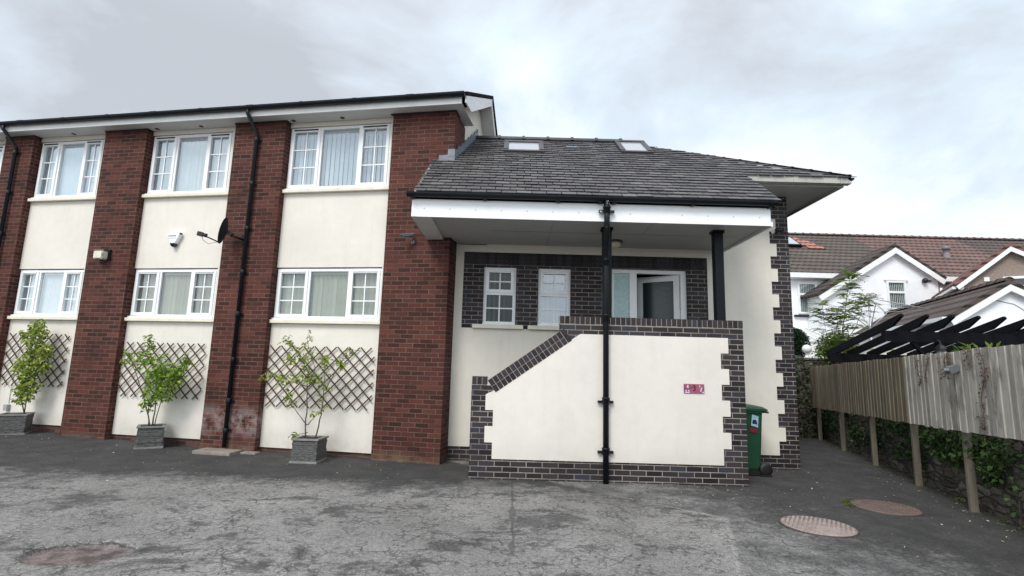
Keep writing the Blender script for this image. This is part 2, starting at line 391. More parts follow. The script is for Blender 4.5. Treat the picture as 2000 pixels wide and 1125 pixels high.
def glass_mat(name, refl=.28, tint=(.75, .82, .85), rough=.01, wav=.004):
    m = bpy.data.materials.new(name); m.use_nodes = True; t = m.node_tree; t.nodes.clear()
    o = N(t, 'ShaderNodeOutputMaterial'); tr = N(t, 'ShaderNodeBsdfTransparent'); tr.inputs[0].default_value = (*tint, 1)
    gl = N(t, 'ShaderNodeBsdfGlossy'); gl.inputs['Roughness'].default_value = rough; gl.inputs[0].default_value = (.9, .95, 1, 1)
    bn = N(t, 'ShaderNodeBump'); bn.inputs['Strength'].default_value = .15; bn.inputs['Distance'].default_value = wav * 5
    t.links.new(noise(t, oc(t), 1.7, 1), bn.inputs['Height']); t.links.new(bn.outputs[0], gl.inputs['Normal'])
    lw = N(t, 'ShaderNodeLayerWeight'); lw.inputs[0].default_value = .35
    fac = mth(t, 'ADD', mth(t, 'MULTIPLY', lw.outputs['Facing'], .45), refl, clamp=True)
    mx = N(t, 'ShaderNodeMixShader'); t.links.new(fac, mx.inputs[0]); t.links.new(tr.outputs[0], mx.inputs[1]); t.links.new(gl.outputs[0], mx.inputs[2])
    t.links.new(mx.outputs[0], o.inputs[0]); return m
M_glass = glass_mat('window_glass', .16)
M_glassd = glass_mat('dark_glass', .06, (.70, .76, .74))
def frosted():
    m, t, b = mat('obscured_glass', .18); v = oc(t)
    t.links.new(ramp(t, [(.3, (.30, .46, .47)), (.7, (.50, .68, .68))], noise(t, v, 28, 5, .7)), b.inputs['Base Color'])
    bump(t, b, noise(t, v, 45, 4), .6, .01); return m
M_frost = frosted()
M_blind = plain('blind_fabric', (.70, .66, .56), .8, var=.08, scale=3)
M_blindw = plain('pale_blind_fabric', (.84, .85, .84), .8, var=.05, scale=3)
M_room = plain('dark_room', (.035, .033, .03), .9)  # near-black colour stands in for the darkness of unlit rooms
M_dark = plain('black_rubber', (.01, .01, .011), .5)
M_wtrim = plain('white_paint', (.80, .80, .79), .5, var=.05)

# ------------------------------------------------------------------ ground
def asphalt():
    m, t, b = mat('asphalt', .85); v = oc(t)
    s = t.nodes.new('ShaderNodeSeparateXYZ'); t.links.new(v, s.inputs[0]); X, Y = s.outputs[0], s.outputs[1]
    def lin(a, bb, c): return mth(t, 'ADD', mth(t, 'ADD', mth(t, 'MULTIPLY', X, a), mth(t, 'MULTIPLY', Y, bb)), c)
    nb = mth(t, 'SUBTRACT', noise(t, v, .8, 7, .65, .4), .5); nm = mth(t, 'SUBTRACT', noise(t, v, 3.2, 7, .7, .8), .5)
    speck = noise(t, v, 75, 3, .8); sp2 = noise(t, v, 24, 5, .8); rag = mth(t, 'SUBTRACT', noise(t, v, 11, 8, .78, .6), .5)
    wob2 = mth(t, 'ADD', mth(t, 'ADD', mth(t, 'MULTIPLY', nb, 1.5), mth(t, 'MULTIPLY', nm, 1.5)), mth(t, 'MULTIPLY', rag, 1.5))
    grain = ramp(t, [(.36, .30), (.5, 1), (.65, 1.9)], mth(t, 'ADD', mth(t, 'MULTIPLY', speck, .55), mth(t, 'MULTIPLY', sp2, .45)))
    light = mixc(t, ramp(t, [(.35, 0), (.65, 1)], noise(t, v, .6, 7, .65)), (.145, .139, .133), (.240, .231, .222))
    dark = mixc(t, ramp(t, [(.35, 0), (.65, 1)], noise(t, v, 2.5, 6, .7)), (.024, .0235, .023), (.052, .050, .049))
    ca, sa = math.cos(R(9.806)), math.sin(R(9.806))
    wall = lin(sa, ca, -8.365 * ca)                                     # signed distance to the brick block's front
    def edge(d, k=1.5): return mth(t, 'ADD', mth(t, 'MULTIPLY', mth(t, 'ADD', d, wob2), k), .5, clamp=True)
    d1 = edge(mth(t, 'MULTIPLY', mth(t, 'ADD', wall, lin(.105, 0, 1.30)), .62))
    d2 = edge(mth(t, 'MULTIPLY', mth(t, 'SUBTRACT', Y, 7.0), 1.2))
    # newer, darker tarmac on the right, its seam running towards the viewer
    e1 = lin(.947, -.321, -.376); e2 = lin(.639, .769, -6.08)
    seam = mth(t, 'MAXIMUM', mth(t, 'ADD', e1, mth(t, 'MULTIPLY', rag, .05)), mth(t, 'ADD', e2, mth(t, 'MULTIPLY', rag, .05)))
    d3 = mth(t, 'MULTIPLY', seam, 40, clamp=True)
    far = edge(mth(t, 'MULTIPLY', lin(1.0, .35, -5.0), .55), 1.6)
    newt = mixc(t, far, mixc(t, ramp(t, [(.40, 0), (.60, 1)], noise(t, v, 1.4, 8, .72)), (.070, .068, .067), (.19, .185, .18)), dark)
    # blotches where the pale top has worn away, ragged like torn paper
    bl = ramp(t, [(.53, 0), (.585, 1)], mth(t, 'ADD', noise(t, mapping(t, v, scale=(1.0, 1.5, 1)), .95, 10, .74, .5), mth(t, 'MULTIPLY', rag, .10)))
    old = mixc(t, mth(t, 'MULTIPLY', bl, .74), light, dark)
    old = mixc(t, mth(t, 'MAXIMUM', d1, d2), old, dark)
    rim = mth(t, 'MULTIPLY', mth(t, 'SUBTRACT', 1, mth(t, 'MULTIPLY', mth(t, 'ABSOLUTE', mth(t, 'ADD', seam, .02)), 45), clamp=True), mth(t, 'MULTIPLY', ramp(t, [(.4, .1), (.6, .6)], noise(t, v, 3, 4)), 1))
    col = mixc(t, rim, mixc(t, d3, old, newt), (.30, .29, .275))
    # cracks
    wv = t.nodes.new('ShaderNodeVectorMath'); wv.operation = 'ADD'; t.links.new(v, wv.inputs[0])
    cn = t.nodes.new('ShaderNodeTexNoise'); cn.inputs['Scale'].default_value = 7; cn.inputs['Detail'].default_value = 6; cn.inputs['Roughness'].default_value = .7; t.links.new(v, cn.inputs['Vector'])
    sc_ = t.nodes.new('ShaderNodeVectorMath'); sc_.operation = 'SCALE'; sc_.inputs['Scale'].default_value = .13; t.links.new(cn.outputs['Color'], sc_.inputs[0]); t.links.new(sc_.outputs[0], wv.inputs[1])
    def cr(scale, w):
        vo = t.nodes.new('ShaderNodeTexVoronoi'); vo.feature = 'DISTANCE_TO_EDGE'; vo.inputs['Scale'].default_value = scale
        t.links.new(wv.outputs[0], vo.inputs['Vector']); return ramp(t, [(w * .35, 1), (w, 0)], vo.outputs['Distance'])
    where = ramp(t, [(.49, 0), (.56, 1)], noise(t, v, 1.9, 9, .72)); where2 = ramp(t, [(.50, 0), (.57, 1)], noise(t, mapping(t, v, loc=(9, 3, 0)), 3.4, 9, .75))
    ck = mth(t, 'MAXIMUM', mth(t, 'MULTIPLY', cr(5.5, .055), where), mth(t, 'MULTIPLY', cr(14, .11), where2))
    # one straight open joint running from the stair wall towards the viewer
    jx = mth(t, 'ABSOLUTE', mth(t, 'ADD', mth(t, 'SUBTRACT', X, .05), mth(t, 'MULTIPLY', nm, .10)))
    jt = mth(t, 'MULTIPLY', mth(t, 'LESS_THAN', jx, mth(t, 'ADD', .012, mth(t, 'MULTIPLY', mth(t, 'MAXIMUM', nb, 0), .25))), mth(t, 'GREATER_THAN', Y, 4.6))
    ck = mth(t, 'MAXIMUM', ck, mth(t, 'MULTIPLY', jt, .8))
    col = mixc(t, mth(t, 'MULTIPLY', ck, .74), col, (.030, .029, .028))
    # hole with old red surfacing
    px, py = mth(t, 'DIVIDE', mth(t, 'ADD', X, 3.46), .42), mth(t, 'DIVIDE', mth(t, 'SUBTRACT', Y, 4.42), .27)
    pr = mth(t, 'ADD', mth(t, 'ADD', mth(t, 'MULTIPLY', px, px), mth(t, 'MULTIPLY', py, py)), mth(t, 'MULTIPLY', nm, .5))
    col = mixc(t, mth(t, 'MULTIPLY', ramp(t, [(.80, 0), (1.0, 1), (1.2, 1), (1.5, 0)], pr), mth(t, 'ADD', .35, mth(t, 'MULTIPLY', mth(t, 'GREATER_THAN', Y, 4.40), .5))), col, (.022, .021, .020))
    col = mixc(t, ramp(t, [(.80, 0), (.95, 1)], pr), mixc(t, ramp(t, [(.4, 0), (.6, 1)], noise(t, v, 7, 5)), (.070, .054, .050), (.17, .135, .128)), col)
    moss = mth(t, 'MULTIPLY', mth(t, 'MULTIPLY', ramp(t, [(.7, 0), (.9, 1), (1.1, 0)], pr), ramp(t, [(.5, 0), (.56, 1)], noise(t, v, 4, 4))), mth(t, 'LESS_THAN', Y, 4.3))
    col = mixc(t, mth(t, 'MULTIPLY', moss, .7), col, (.05, .07, .012))
    col = mixc(t, 1, col, grain, 'MULTIPLY')
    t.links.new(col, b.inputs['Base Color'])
    hh = mth(t, 'SUBTRACT', mth(t, 'ADD', mth(t, 'MULTIPLY', speck, .5), mth(t, 'MULTIPLY', sp2, .5)), mth(t, 'MULTIPLY', ck, 1.2))
    bump(t, b, hh, .34, .010); return m
def ground():
    bm = BM()
    def axis(lo, hi, f0, f1, far):
        a = [lo + far * i for i in range(int((f0 - lo) / far))]; x = f0
        while x < f1: a.append(x); x += .028
        x = f1
        while x < hi: a.append(x); x += far
        a.append(hi); return a
    xs = [-400, -120, -40] + axis(-24, 24, -4.4, -2.7, .6) + [40, 120, 400]
    ys = [-200, -60, -20] + axis(-8, 40, 3.7, 5.0, .6) + [80, 200, 600]
    V = []
    for x in xs:
        row = []
        for y in ys:
            z = min(gz(x), .034 * 20) if y < 30 else 0
            if -24 <= x <= 24 and -8 <= y <= 24: z += .012 * mnoise.noise(Vector((x * .5, y * .5, 0)))
            if y > 6.0 and x > -1.5: z = min(z, .0)
            w = mnoise.noise(Vector((x * 4, y * 4, 2))) * .14
            q = ((x + 3.46) / .42) ** 2 + ((y - 4.42) / .27) ** 2 + w
            if q < 1.2: z -= .055 * max(0, min(1, (1.15 - q) / .30))
            row.append(bm.verts.new((x, y, z)))
        V.append(row)
    for i in range(len(xs) - 1):
        for j in range(len(ys) - 1): bm.faces.new((V[i][j], V[i + 1][j], V[i + 1][j + 1], V[i][j + 1]))
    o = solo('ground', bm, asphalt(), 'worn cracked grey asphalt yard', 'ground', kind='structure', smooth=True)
ground()

# ------------------------------------------------------------------ windows
def window(th, u0, u1, z0, z1, n0, split=(.30, .70), grid=(2, 3), glass=None, blind=None, ang=28, pitch=.089, cov=1.06, sill=None, vents=True, name='window', label=None):
    """white plastic window facing -y: frame, two opening side lights with glazing bars, one fixed centre pane"""
    w = .05; a, b = u0 + (u1 - u0) * split[0], u0 + (u1 - u0) * split[1]
    bm = BM(); m_ = .03
    cells(bm, [u0, u0 + w, a - m_, a + m_, b - m_, b + m_, u1 - w, u1], [z0, z0 + w + .015, z1 - w, z1],
          lambda x, z: not (z0 + w + .015 < z < z1 - w and (u0 + w < x < a - m_ or a + m_ < x < b - m_ or b + m_ < x < u1 - w)), n0, n0 + .07)
    box(bm, u0 - .01, u1 + .01, n0 - .045, n0 - .001, z0 - .005, z0 + .028)
    fr_ = part(name, bm, M_upvc, th, label=label)
    zb, zt = z0 + w + .015, z1 - w
    for x0, x1 in ((u0 + w, a - m_), (b + m_, u1 - w)):
        bm = BM(); ring(bm, x0 - .016, x1 + .016, zb - .016, zt + .016, .052, n0 - .018, n0 + .045); part('casement', bm, M_upvc, th, fr_)
        gx0, gx1, g0, g1 = x0 + .036, x1 - .036, zb + .036, zt - .036
        bm = BM(); gx, gy = grid; k = .010
        xs = [gx0] + sum(([gx0 + (gx1 - gx0) * i / gx - k, gx0 + (gx1 - gx0) * i / gx + k] for i in range(1, gx)), []) + [gx1]
        zs = [g0] + sum(([g0 + (g1 - g0) * i / gy - k, g0 + (g1 - g0) * i / gy + k] for i in range(1, gy)), []) + [g1]
        cells(bm, xs, zs, lambda x, z: any(xs[i] < x < xs[i + 1] for i in range(1, len(xs) - 2, 2)) or any(zs[i] < z < zs[i + 1] for i in range(1, len(zs) - 2, 2)), n0 + .012, n0 + .022)
        part('glazing_bar', bm, M_upvc, th, fr_)
        bm = BM(); quad(bm, (gx0, n0 + .026, g0), (gx1, n0 + .026, g0), (gx1, n0 + .026, g1), (gx0, n0 + .026, g1)); part('pane', bm, glass or M_glass, th, fr_)
        if vents:
            bm = BM(); box(bm, x0 + .03, x1 - .03, n0 - .032, n0 - .019, zt - .012, zt + .010); part('trickle_vent', bm, M_dark if vents == 2 else M_upvc, th, fr_)
    bm = BM(); quad(bm, (a + m_, n0 + .03, zb), (b - m_, n0 + .03, zb), (b - m_, n0 + .03, zt), (a + m_, n0 + .03, zt)); part('pane', bm, glass or M_glass, th, fr_)
    if blind: blinds(th, fr_, u0 + w, u1 - w, zb - .02, zt - .05, n0 + .10, blind, ang, pitch, cov)
    return fr_
def blinds(th, fr_, x0, x1, z0, z1, y, m, ang, pitch=.089, cov=1.0):
    bm = BM(); rnd = random.Random(int(x0 * 1000) + int(z0 * 100)); x = x0 + pitch / 2
    while x < x1:
        c, s = math.cos(R(ang + rnd.uniform(-7, 7))) * pitch * cov / 2, math.sin(R(ang + rnd.uniform(-7, 7))) * pitch * .54
        P = [(-1, 0), (-.3, .09), (.3, .09), (1, 0)]
        bot = [bm.verts.new((x + a * c - b * s, y + a * s + b * c, z0 + rnd.uniform(0, .004))) for a, b in P]; top = [bm.verts.new((v.co.x, v.co.y, z1)) for v in bot]
        for k in range(3): bm.faces.new((bot[k], bot[k + 1], top[k + 1], top[k]))
        x += pitch
    box(bm, x0, x1, y - .03, y + .03, z1 + .002, z1 + .05)
    part('blind', bm, m, th, fr_)

# ------------------------------------------------------------------ the long brick block
BK = T('apartment_block', 'long two-storey red brick block with cream panels between its brick piers', 'building', FM, (-1.15, -.13, 0))
PIERS = [(-13.9, -13.1), (-10.77, -10.05), (-8.33, -7.36), (-5.42, -4.36), (-2.255, -1.095)]
SOF = 5.985
# walls behind the panels, near-black backing painted for the unlit rooms, gable wall and its brick return
bm = BM(); box(bm, -16.5, -1.117, .50, 2.75, -.2, 6.01); part('wall', bm, M_cream, BK, label='cream rendered end wall and core of the block')
bm = BM(); quad(bm, (-16.5, .49, .2), (-1.3, .49, .2), (-1.3, .49, 5.9), (-16.5, .49, 5.9)); part('unlit_room_backing', bm, M_room, BK)
bm = BM(); prism(bm, [(-.10, 6.012), (2.80, 6.012), (1.62, 7.02)], -1.40, -1.118, 'x'); part('gable', bm, M_cream, BK)
for i, (a, b) in enumerate(PIERS):
    bm = BM(); box(bm, a, b, -.13, .488 if i < 4 else .497, -.25, 5.95); part('brick_pier', bm, M_brick, BK)
    bm = BM(); box(bm, a - .012, b + .012, -.145, .10, 5.952, 5.982); part('pier_cap', bm, M_dark, BK)
BAYS = [(-13.1, -10.77), (-10.05, -8.33), (-7.36, -5.42), (-4.36, -2.255)]
WINS = [(-13.08, -10.95), (-10.035, -8.50), (-7.345, -5.57), (-4.345, -2.34)]
PB = [.30, .24, .145, .08]
WU, WUS, WL, WLS = 5.885, 4.665, 3.195, 2.275
for i, (a, b) in enumerate(BAYS):
    a += .003; b -= .003
    for z0, z1 in ((PB[i], WLS - .07), (WL + .02, WUS - .07), (WU + .012, SOF - .004)):
        bm = BM(); box(bm, a, b, 0, .10, z0, z1); part('render_panel', bm, M_panel, BK)
    bm = BM(); box(bm, a, b, .03, .13, -.2, PB[i] - .004); part('plinth', bm, M_plinth, BK)
    for z in (WUS, WLS):
        bm = BM(); box(bm, a - .02 + .022, b - .002, -.075, .12, z - .068, z - .006, bev=.008); part('window_sill', bm, M_sill, BK)
    up = ['blue', 'flat', 'slat', 'slat'][i]; wa, wb = WINS[i]
    for z0, z1 in ((WLS - .069, WL + .019), (WUS - .069, WU + .011)):
        bm = BM(); box(bm, wb + .002, b, .001, .10, z0, z1); part('reveal', bm, M_panel, BK)
    window(BK, wa, wb, WUS, WU, .025, split=(.31, .70), blind=M_blindw, ang=(6 if up == 'flat' else 24), cov=(1.06 if up == 'flat' else .66), pitch=.092, vents=2)
    window(BK, wa, wb, WLS, WL, .025, split=(.31, .70), glass=(M_glass if i < 2 else M_glassd), blind=(M_blindw if i < 2 else M_blind), ang=(6 if i < 2 else 26), cov=(1.06 if i < 2 else .62 if i == 2 else .80), grid=(2, 3))
# eaves: soffit, fascia, gutter, roof
bm = BM(); box(bm, -16.5, -.93, -.345, .495, SOF, SOF + .02); part('soffit', bm, M_soffit, BK)
bm = BM(); box(bm, -16.5, -.93, -.37, -.346, SOF - .012, SOF + .105); part('fascia', bm, M_wtrim, BK)
t_ = -16.0
while t_ < -1.1:
    bm = BM(); lathe(bm, [(.034, SOF - .005), (.040, SOF - .006), (.040, SOF + .001)], (t_, -.10, 0), 14); part('soffit_vent', bm, M_dark, BK); t_ += .98
gt = T  # (alias kept short)
bm = BM(); gutter(bm, (-16.5, -.435, SOF + .145), (-.86, -.435, SOF + .145), .062); g_ = part('gutter', bm, M_gut, BK, smooth=False)
t_ = -16.1
while t_ < -.9:
    bm = BM(); union(bm, (t_, -.435, SOF + .147), (1, 0, 0), .069, .07 if int(t_ * 10) % 3 else .14); part('gutter_bracket', bm, M_gut, BK, g_); t_ += 1.02
RK = [(-.40, 6.135), (1.62, 7.165), (2.95, 5.73)]
def rake(top, bot):                     # band following the roof line: front slope, ridge, steep back slope
    return [(RK[0][0], RK[0][1] + top), (RK[1][0], RK[1][1] + top * 1.1), (RK[2][0] + top * .7, RK[2][1] + top * .7), (RK[2][0] + bot * .7, RK[2][1] + bot * .7), (RK[1][0], RK[1][1] + bot * 1.25), (RK[0][0], RK[0][1] + bot)]
bm = BM(); prism(bm, rake(.035, -.02), -16.5, -.835, 'x'); part('roof', bm, M_under, BK)
bm = BM(); prism(bm, [(-.36, 5.99), (-.36, 6.112), (1.60, 7.112), (1.60, 6.965), (.0, 6.005)], -.872, -.848, 'x'); part('verge_board', bm, plain('peeling_white_paint', (.80, .80, .80), .6, var=.35, scale=26), BK, label='white peeling board under the front slope of the gable')
bm = BM(); prism(bm, [(1.605, 7.12), (2.90, 5.72), (2.76, 5.62), (1.605, 6.92)], -1.114, -.86, 'x'); part('verge_soffit', bm, M_soffit, BK, label='grey boarding under the steep back slope')
# downpipes
def downpipe(th, pts, clips, r=.034, name='downpipe', m=None):
    bm = BM(); tube(bm, pts, r, 12); o = part(name, bm, m or M_gut, th, smooth=False)
    for z in clips:
        p = pts[-2] if len(pts) > 2 else pts[0]; q = pts[-1]; k = (z - q[2]) / (p[2] - q[2]); c = [q[i] + (p[i] - q[i]) * k for i in range(3)]
        bm = BM(); lathe(bm, [(r + .004, z - .04), (r + .008, z - .035), (r + .008, z + .035), (r + .004, z + .04)], (c[0], c[1], 0), 14); box(bm, c[0] - .07, c[0] + .07, c[1] - .012 + r, c[1] + .004 + r, z - .016, z + .016); part('pipe_clip', bm, m or M_gut, th, o)
    return o
for x, zb in ((-4.93, .07), (-10.42, .12)):
    downpipe(BK, [(x - .02, -.435, SOF + .10), (x - .02, -.435, SOF + .02), (x + .03, -.19, SOF - .27), (x + .03, -.185, zb)], [5.6, 4.75, 3.9, 3.1, 2.35, 1.55, .85, .35])
# lead flashing, stepped where the porch roof meets the last pier and the gable
bm = BM()
K = .745
def zr(y): return 3.97 + K * (y - 7.0)
def Wm(x, y, z):                        # world point -> brick block frame
    q = FM.inverted() @ Vector((x, y, z)); return tuple(q)
for k in range(3):
    x1 = -1.40 + k * .12
for k in range(22):
    n_a = -.13 + k * .07; wy = 8.365 + 1.09 * math.sin(R(9.8)) + n_a * math.cos(R(9.8)); z = zr(wy) + .03
    box(bm, -1.094, -1.074 + .0004 * (k % 2), n_a, n_a + .0695, z - .05, z + (.17 if k % 3 else .20))
box(bm, -1.36, -1.075, -.146, -.131, zr(8.42) + .02, zr(8.42) + .13); box(bm, -1.20, -1.075, -.150, -.132, zr(8.42) + .10, zr(8.42) + .23)
part('lead_flashing', bm, M_lead, BK)

# ------------------------------------------------------------------ the cream extension with the porch
EX = T('extension', 'cream rendered extension with a grey slate roof and a white porch canopy', 'building', FW, (1.9, 8.85, 0))
Y0 = 8.846
W1, W2, DR = (-.53, .035, 2.275, 3.285), (.425, .99, 2.275, 3.285), (1.70, 3.03, 1.2, 3.315)
def inr(x, z, r): return r[0] < x < r[1] and r[2] < z < r[3]
bm = BM()
xs = sorted({-1.05, 4.84, W1[0], W1[1], W2[0], W2[1], DR[0], DR[1]}); zs = sorted({-.2, 4.70, 2.275, 3.285, 1.2, 3.315})
cells(bm, xs, zs, lambda x, z: not any(inr(x, z, r) for r in (W1, W2, DR)), Y0, Y0 + .26)
box(bm, 4.60, 4.838, Y0 + .262, 11.9, -.2, 4.70); part('wall', bm, M_dbrick, EX, label='dark brick wall, showing as plinth, window surround and toothed corner')
bm = BM(); box(bm, -1.0, 4.58, 10.6, 10.7, 0, 4.6); box(bm, -1.0, 4.58, Y0 + .27, 10.59, 3.55, 3.6); box(bm, -1.0, 4.58, Y0 + .27, 10.59, 1.1, 1.195); box(bm, -1.04, -1.0, Y0 + .27, 10.59, 0, 4.6); part('unlit_room_backing', bm, M_room, EX)
# cream render with toothed corner and the gap for the brick surround
teeth = [.225 + .2255 * k for k in range(21)]
def rsolid(x, z):
    if z < .225: return False
    if -.89 < x < 3.38 and 2.205 < z < 3.545: return False
    k = int((z - .225) / .2255)
    if x > 4.50 and (k % 2 == 0): return x < 4.50
    return x < 4.615
zs = sorted(set([.225, 2.205, 3.545, 4.69] + [z for z in teeth if z < 4.69]))
bm = BM(); cells(bm, [-1.05, -.89, 3.38, 4.50, 4.615], zs, rsolid, Y0 - .014, Y0 - .0005); part('render_coat', bm, M_cream, EX)
bm = BM()
x = -.89
rnd = random.Random(4)
while x < 3.33:
    box(bm, x + .004, x + .071, Y0 - .008, Y0 + .03, 3.325 + rnd.uniform(-.002, .002), 3.54); x += .0752
part('soldier_course', bm, M_cop, EX)
def small_window(r, label, glass, bl):
    u0, u1, z0, z1 = r; n0 = Y0 + .05; zt = z0 + (z1 - z0) * .545; w = .055
    bm = BM(); cells(bm, [u0, u0 + w, u1 - w, u1], [z0, z0 + w, zt - .03, zt + .03, z1 - w, z1], lambda x, z: not (u0 + w < x < u1 - w and (z0 + w < z < zt - .03 or zt + .03 < z < z1 - w)), n0, n0 + .07)
    box(bm, u0 - .005, u1 + .005, n0 - .05, n0 - .001, z0 - .003, z0 + .03)
    f = part('window', bm, M_upvc, EX, label=label)
    bm = BM(); ring(bm, u0 + w - .018, u1 - w + .018, zt + .012, z1 - w + .018, .055, n0 - .018, n0 + .05); part('top_light', bm, M_upvc, EX, f)
    bm = BM(); box(bm, u0 + .08, u1 - .08, n0 - .034, n0 - .019, z1 - w - .012, z1 - w + .012); part('trickle_vent', bm, M_upvc, EX, f)
    for a, b, e in ((z0 + w, zt - .03, 0), (zt + .05, z1 - w - .035, .035)):
        x0, x1 = u0 + w + e, u1 - w - e; xm, zm = (x0 + x1) / 2, (a + b) / 2; k = .011
        bm = BM(); cells(bm, [x0, xm - k, xm + k, x1], [a, zm - k, zm + k, b], lambda x, z: abs(x - xm) < k or abs(z - zm) < k, n0 + .012, n0 + .022); part('glazing_bar', bm, M_upvc, EX, f)
        bm = BM(); quad(bm, (x0, n0 + .028, a), (x1, n0 + .028, a), (x1, n0 + .028, b), (x0, n0 + .028, b)); part('pane', bm, glass, EX, f)
    if bl: blinds(EX, f, u0 + w, u1 - w, z0 + w, z1 - w - .03, n0 + .14, bl[0], bl[1])
    bm = BM(); box(bm, u0 - .17, u1 + .14, Y0 - .085, Y0 + .045, z0 - .075, z0 - .006, bev=.008); part('window_sill', bm, M_sill, EX)
small_window(W1, 'small white window whose panes show dark green', glass_mat('tree_reflection_tint', .04, (.30, .40, .34)), (M_blind, 70))  # dark green of reflected trees is painted in as glass tint
small_window(W2, 'small white window with blue-grey blinds standing in for sky reflected in its panes', glass_mat('bright_glass', .22), (plain('sky_reflection_blind', (.27, .33, .41), .7, var=.05), 12))  # blind coloured blue-grey to imitate sky reflected in the panes
# door set: frame with side light, door leaf swung inwards on its right-hand hinges
u0, u1, z0, z1 = DR; n0 = Y0 + .06
bm = BM(); cells(bm, [u0, u0 + .06, u0 + .335, u0 + .46, u1 - .10, u1], [z0, z0 + .03, z1 - .065, z1], lambda x, z: not (z0 + .03 < z < z1 - .065 and (u0 + .06 < x < u0 + .335 or u0 + .46 < x < u1 - .10)), n0, n0 + .08)
df = part('door_frame', bm, M_upvc, EX)
bm = BM(); box(bm, u0 + .062, u0 + .333, n0 + .03, n0 + .05, z0 + .032, z1 - .067); part('side_light', bm, M_frost, EX, df)
hx, hy = u1 - .105, n0 + .04; a_ = R(180 - 33); dx, dy = math.cos(a_), math.sin(a_); Wd = .76
bm = BM(); ring(bm, 0, Wd, z0 + .035, z1 - .07, .10, -.03, .03)
rot = Matrix.Translation((hx, hy, 0)) @ Matrix.Rotation(a_, 4, 'Z'); bmesh.ops.transform(bm, matrix=rot, verts=bm.verts)
dl = part('door', bm, M_upvc, EX, label='white door standing open into the dark hall')
bm = BM(); box(bm, .10, Wd - .10, -.012, .012, z0 + .135, z1 - .17); bmesh.ops.transform(bm, matrix=rot, verts=bm.verts); part('pane', bm, plain('dark_obscured_glass', (.022, .036, .034), .2), EX, dl)
bm = BM(); box(bm, Wd - .07, Wd - .04, .031, .045, 2.1, 2.34); box(bm, Wd - .16, Wd - .045, .055, .07, 2.2, 2.22); bmesh.ops.transform(bm, matrix=rot, verts=bm.verts); part('handle', bm, plain('steel', (.5, .5, .5), .3, 1), EX, dl)
# landing and steps behind the stair wall
bm = BM(); box(bm, 1.0, 3.14, 7.72, Y0 - .02, -.1, 1.19)
for k in range(5): box(bm, .98 - .25 * (k + 1), .978 - .25 * k, 7.72, Y0 - .02, -.1, 1.19 - .198 * (k + 1))
part('steps', bm, plain('concrete', (.25, .24, .22), .85, bmp=.3), EX)

# porch canopy
YF, ZB, ZT, XL, XR = 7.10, 3.655, 3.915, -1.50, 3.645
bm = BM(); box(bm, XL, XR, YF, YF + .022, ZB, ZT); part('fascia', bm, M_fascia, EX)
bm = BM()
for xx in (XL + .02, 1.98): box(bm, xx, xx + .045, YF - .004, YF - .0005, ZB, ZT)
part('fascia_joint', bm, M_upvc, EX)
bm = BM()
for k in range(14):
    xx = XL + .18 + k * .37; lathe(bm, [(.009, YF - .003), (.009, YF - .0002)], (xx, 0, ZB + .12), 8, axis='y')
part('fascia_pin', bm, plain('grey_pin', (.45, .45, .45), .5), EX)
bm = BM(); prism(bm, [(XL + .287, YF + .024), (XR - .015, YF + .024), (XR - .015, Y0 - .016), (-1.045, Y0 - .016), (-1.085, 8.405), (XL + .287, 8.43)], ZB + .03, ZB + .045, 'z')
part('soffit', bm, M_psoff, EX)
bm = BM(); box(bm, .55, .556, YF + .35, Y0 - .02, ZB + .0265, ZB + .0297); box(bm, -.4, 3.5, 7.88, 7.886, ZB + .0265, ZB + .0297); box(bm, 2.0, 2.005, YF + .03, 7.87, ZB + .0265, ZB + .0297); part('soffit_joint', bm, plain('joint_shadow_gap', (.22, .21, .20), .8), EX)
bm = BM(); prism(bm, [(XL, YF + .024), (XL + .285, YF + .024), (XL + .285, 8.43), (XL, 8.478)], ZB - .002, ZB + .18, 'z'); part('side_beam', bm, M_soffit, EX)
bm = BM(); box(bm, XR + .004, XR + .03, YF, Y0 - .02, ZB - .01, ZB + .06); part('side_trim', bm, M_wtrim, EX)
bm = BM(); prism(bm, [(YF + .03, ZB + .062), (Y0 - .02, ZB + .062), (Y0 - .02, 4.69), (8.1, 4.69), (YF + .03, zr(YF) - .04)], XR - .012, XR + .02, 'x'); part('cheek', bm, M_wtrim, EX)
bm = BM(); prism(bm, [(YF + .024, ZB + .19), (8.44, ZB + .19), (8.44, zr(8.44) - .05), (YF + .024, zr(YF + .024) - .05)], XL + .004, XL + .03, 'x'); part('cheek', bm, M_wtrim, EX)
bm = BM(); box(bm, XL, 3.70, YF - .02, YF + .0, ZT + .002, 4.0); part('eaves_felt', bm, M_under, EX)
bm = BM(); gutter(bm, (XL - .06, 7.025, 3.985), (3.70, 7.025, 3.985), .062); g_ = part('gutter', bm, M_gut, EX)
for xx in (XL + .02, -.45, .60, 1.20, 1.40, 2.52, 3.62):
    bm = BM(); union(bm, (xx, 7.025, 3.987), (1, 0, 0), .072, .06); box(bm, xx - .025, xx + .025, 7.03, YF - .002, 3.905, 3.95); part('gutter_bracket', bm, M_gut, EX, g_)
# posts on the stair wall
for xx in (1.385, 3.06):
    bm = BM(); box(bm, xx - .065, xx + .065, 7.50, 7.63, 2.322, ZB + .028, bev=.006); box(bm, xx - .085, xx + .085, 7.49, 7.65, ZB - .01, ZB + .0285)
    part('canopy_post', bm, M_black, EX)
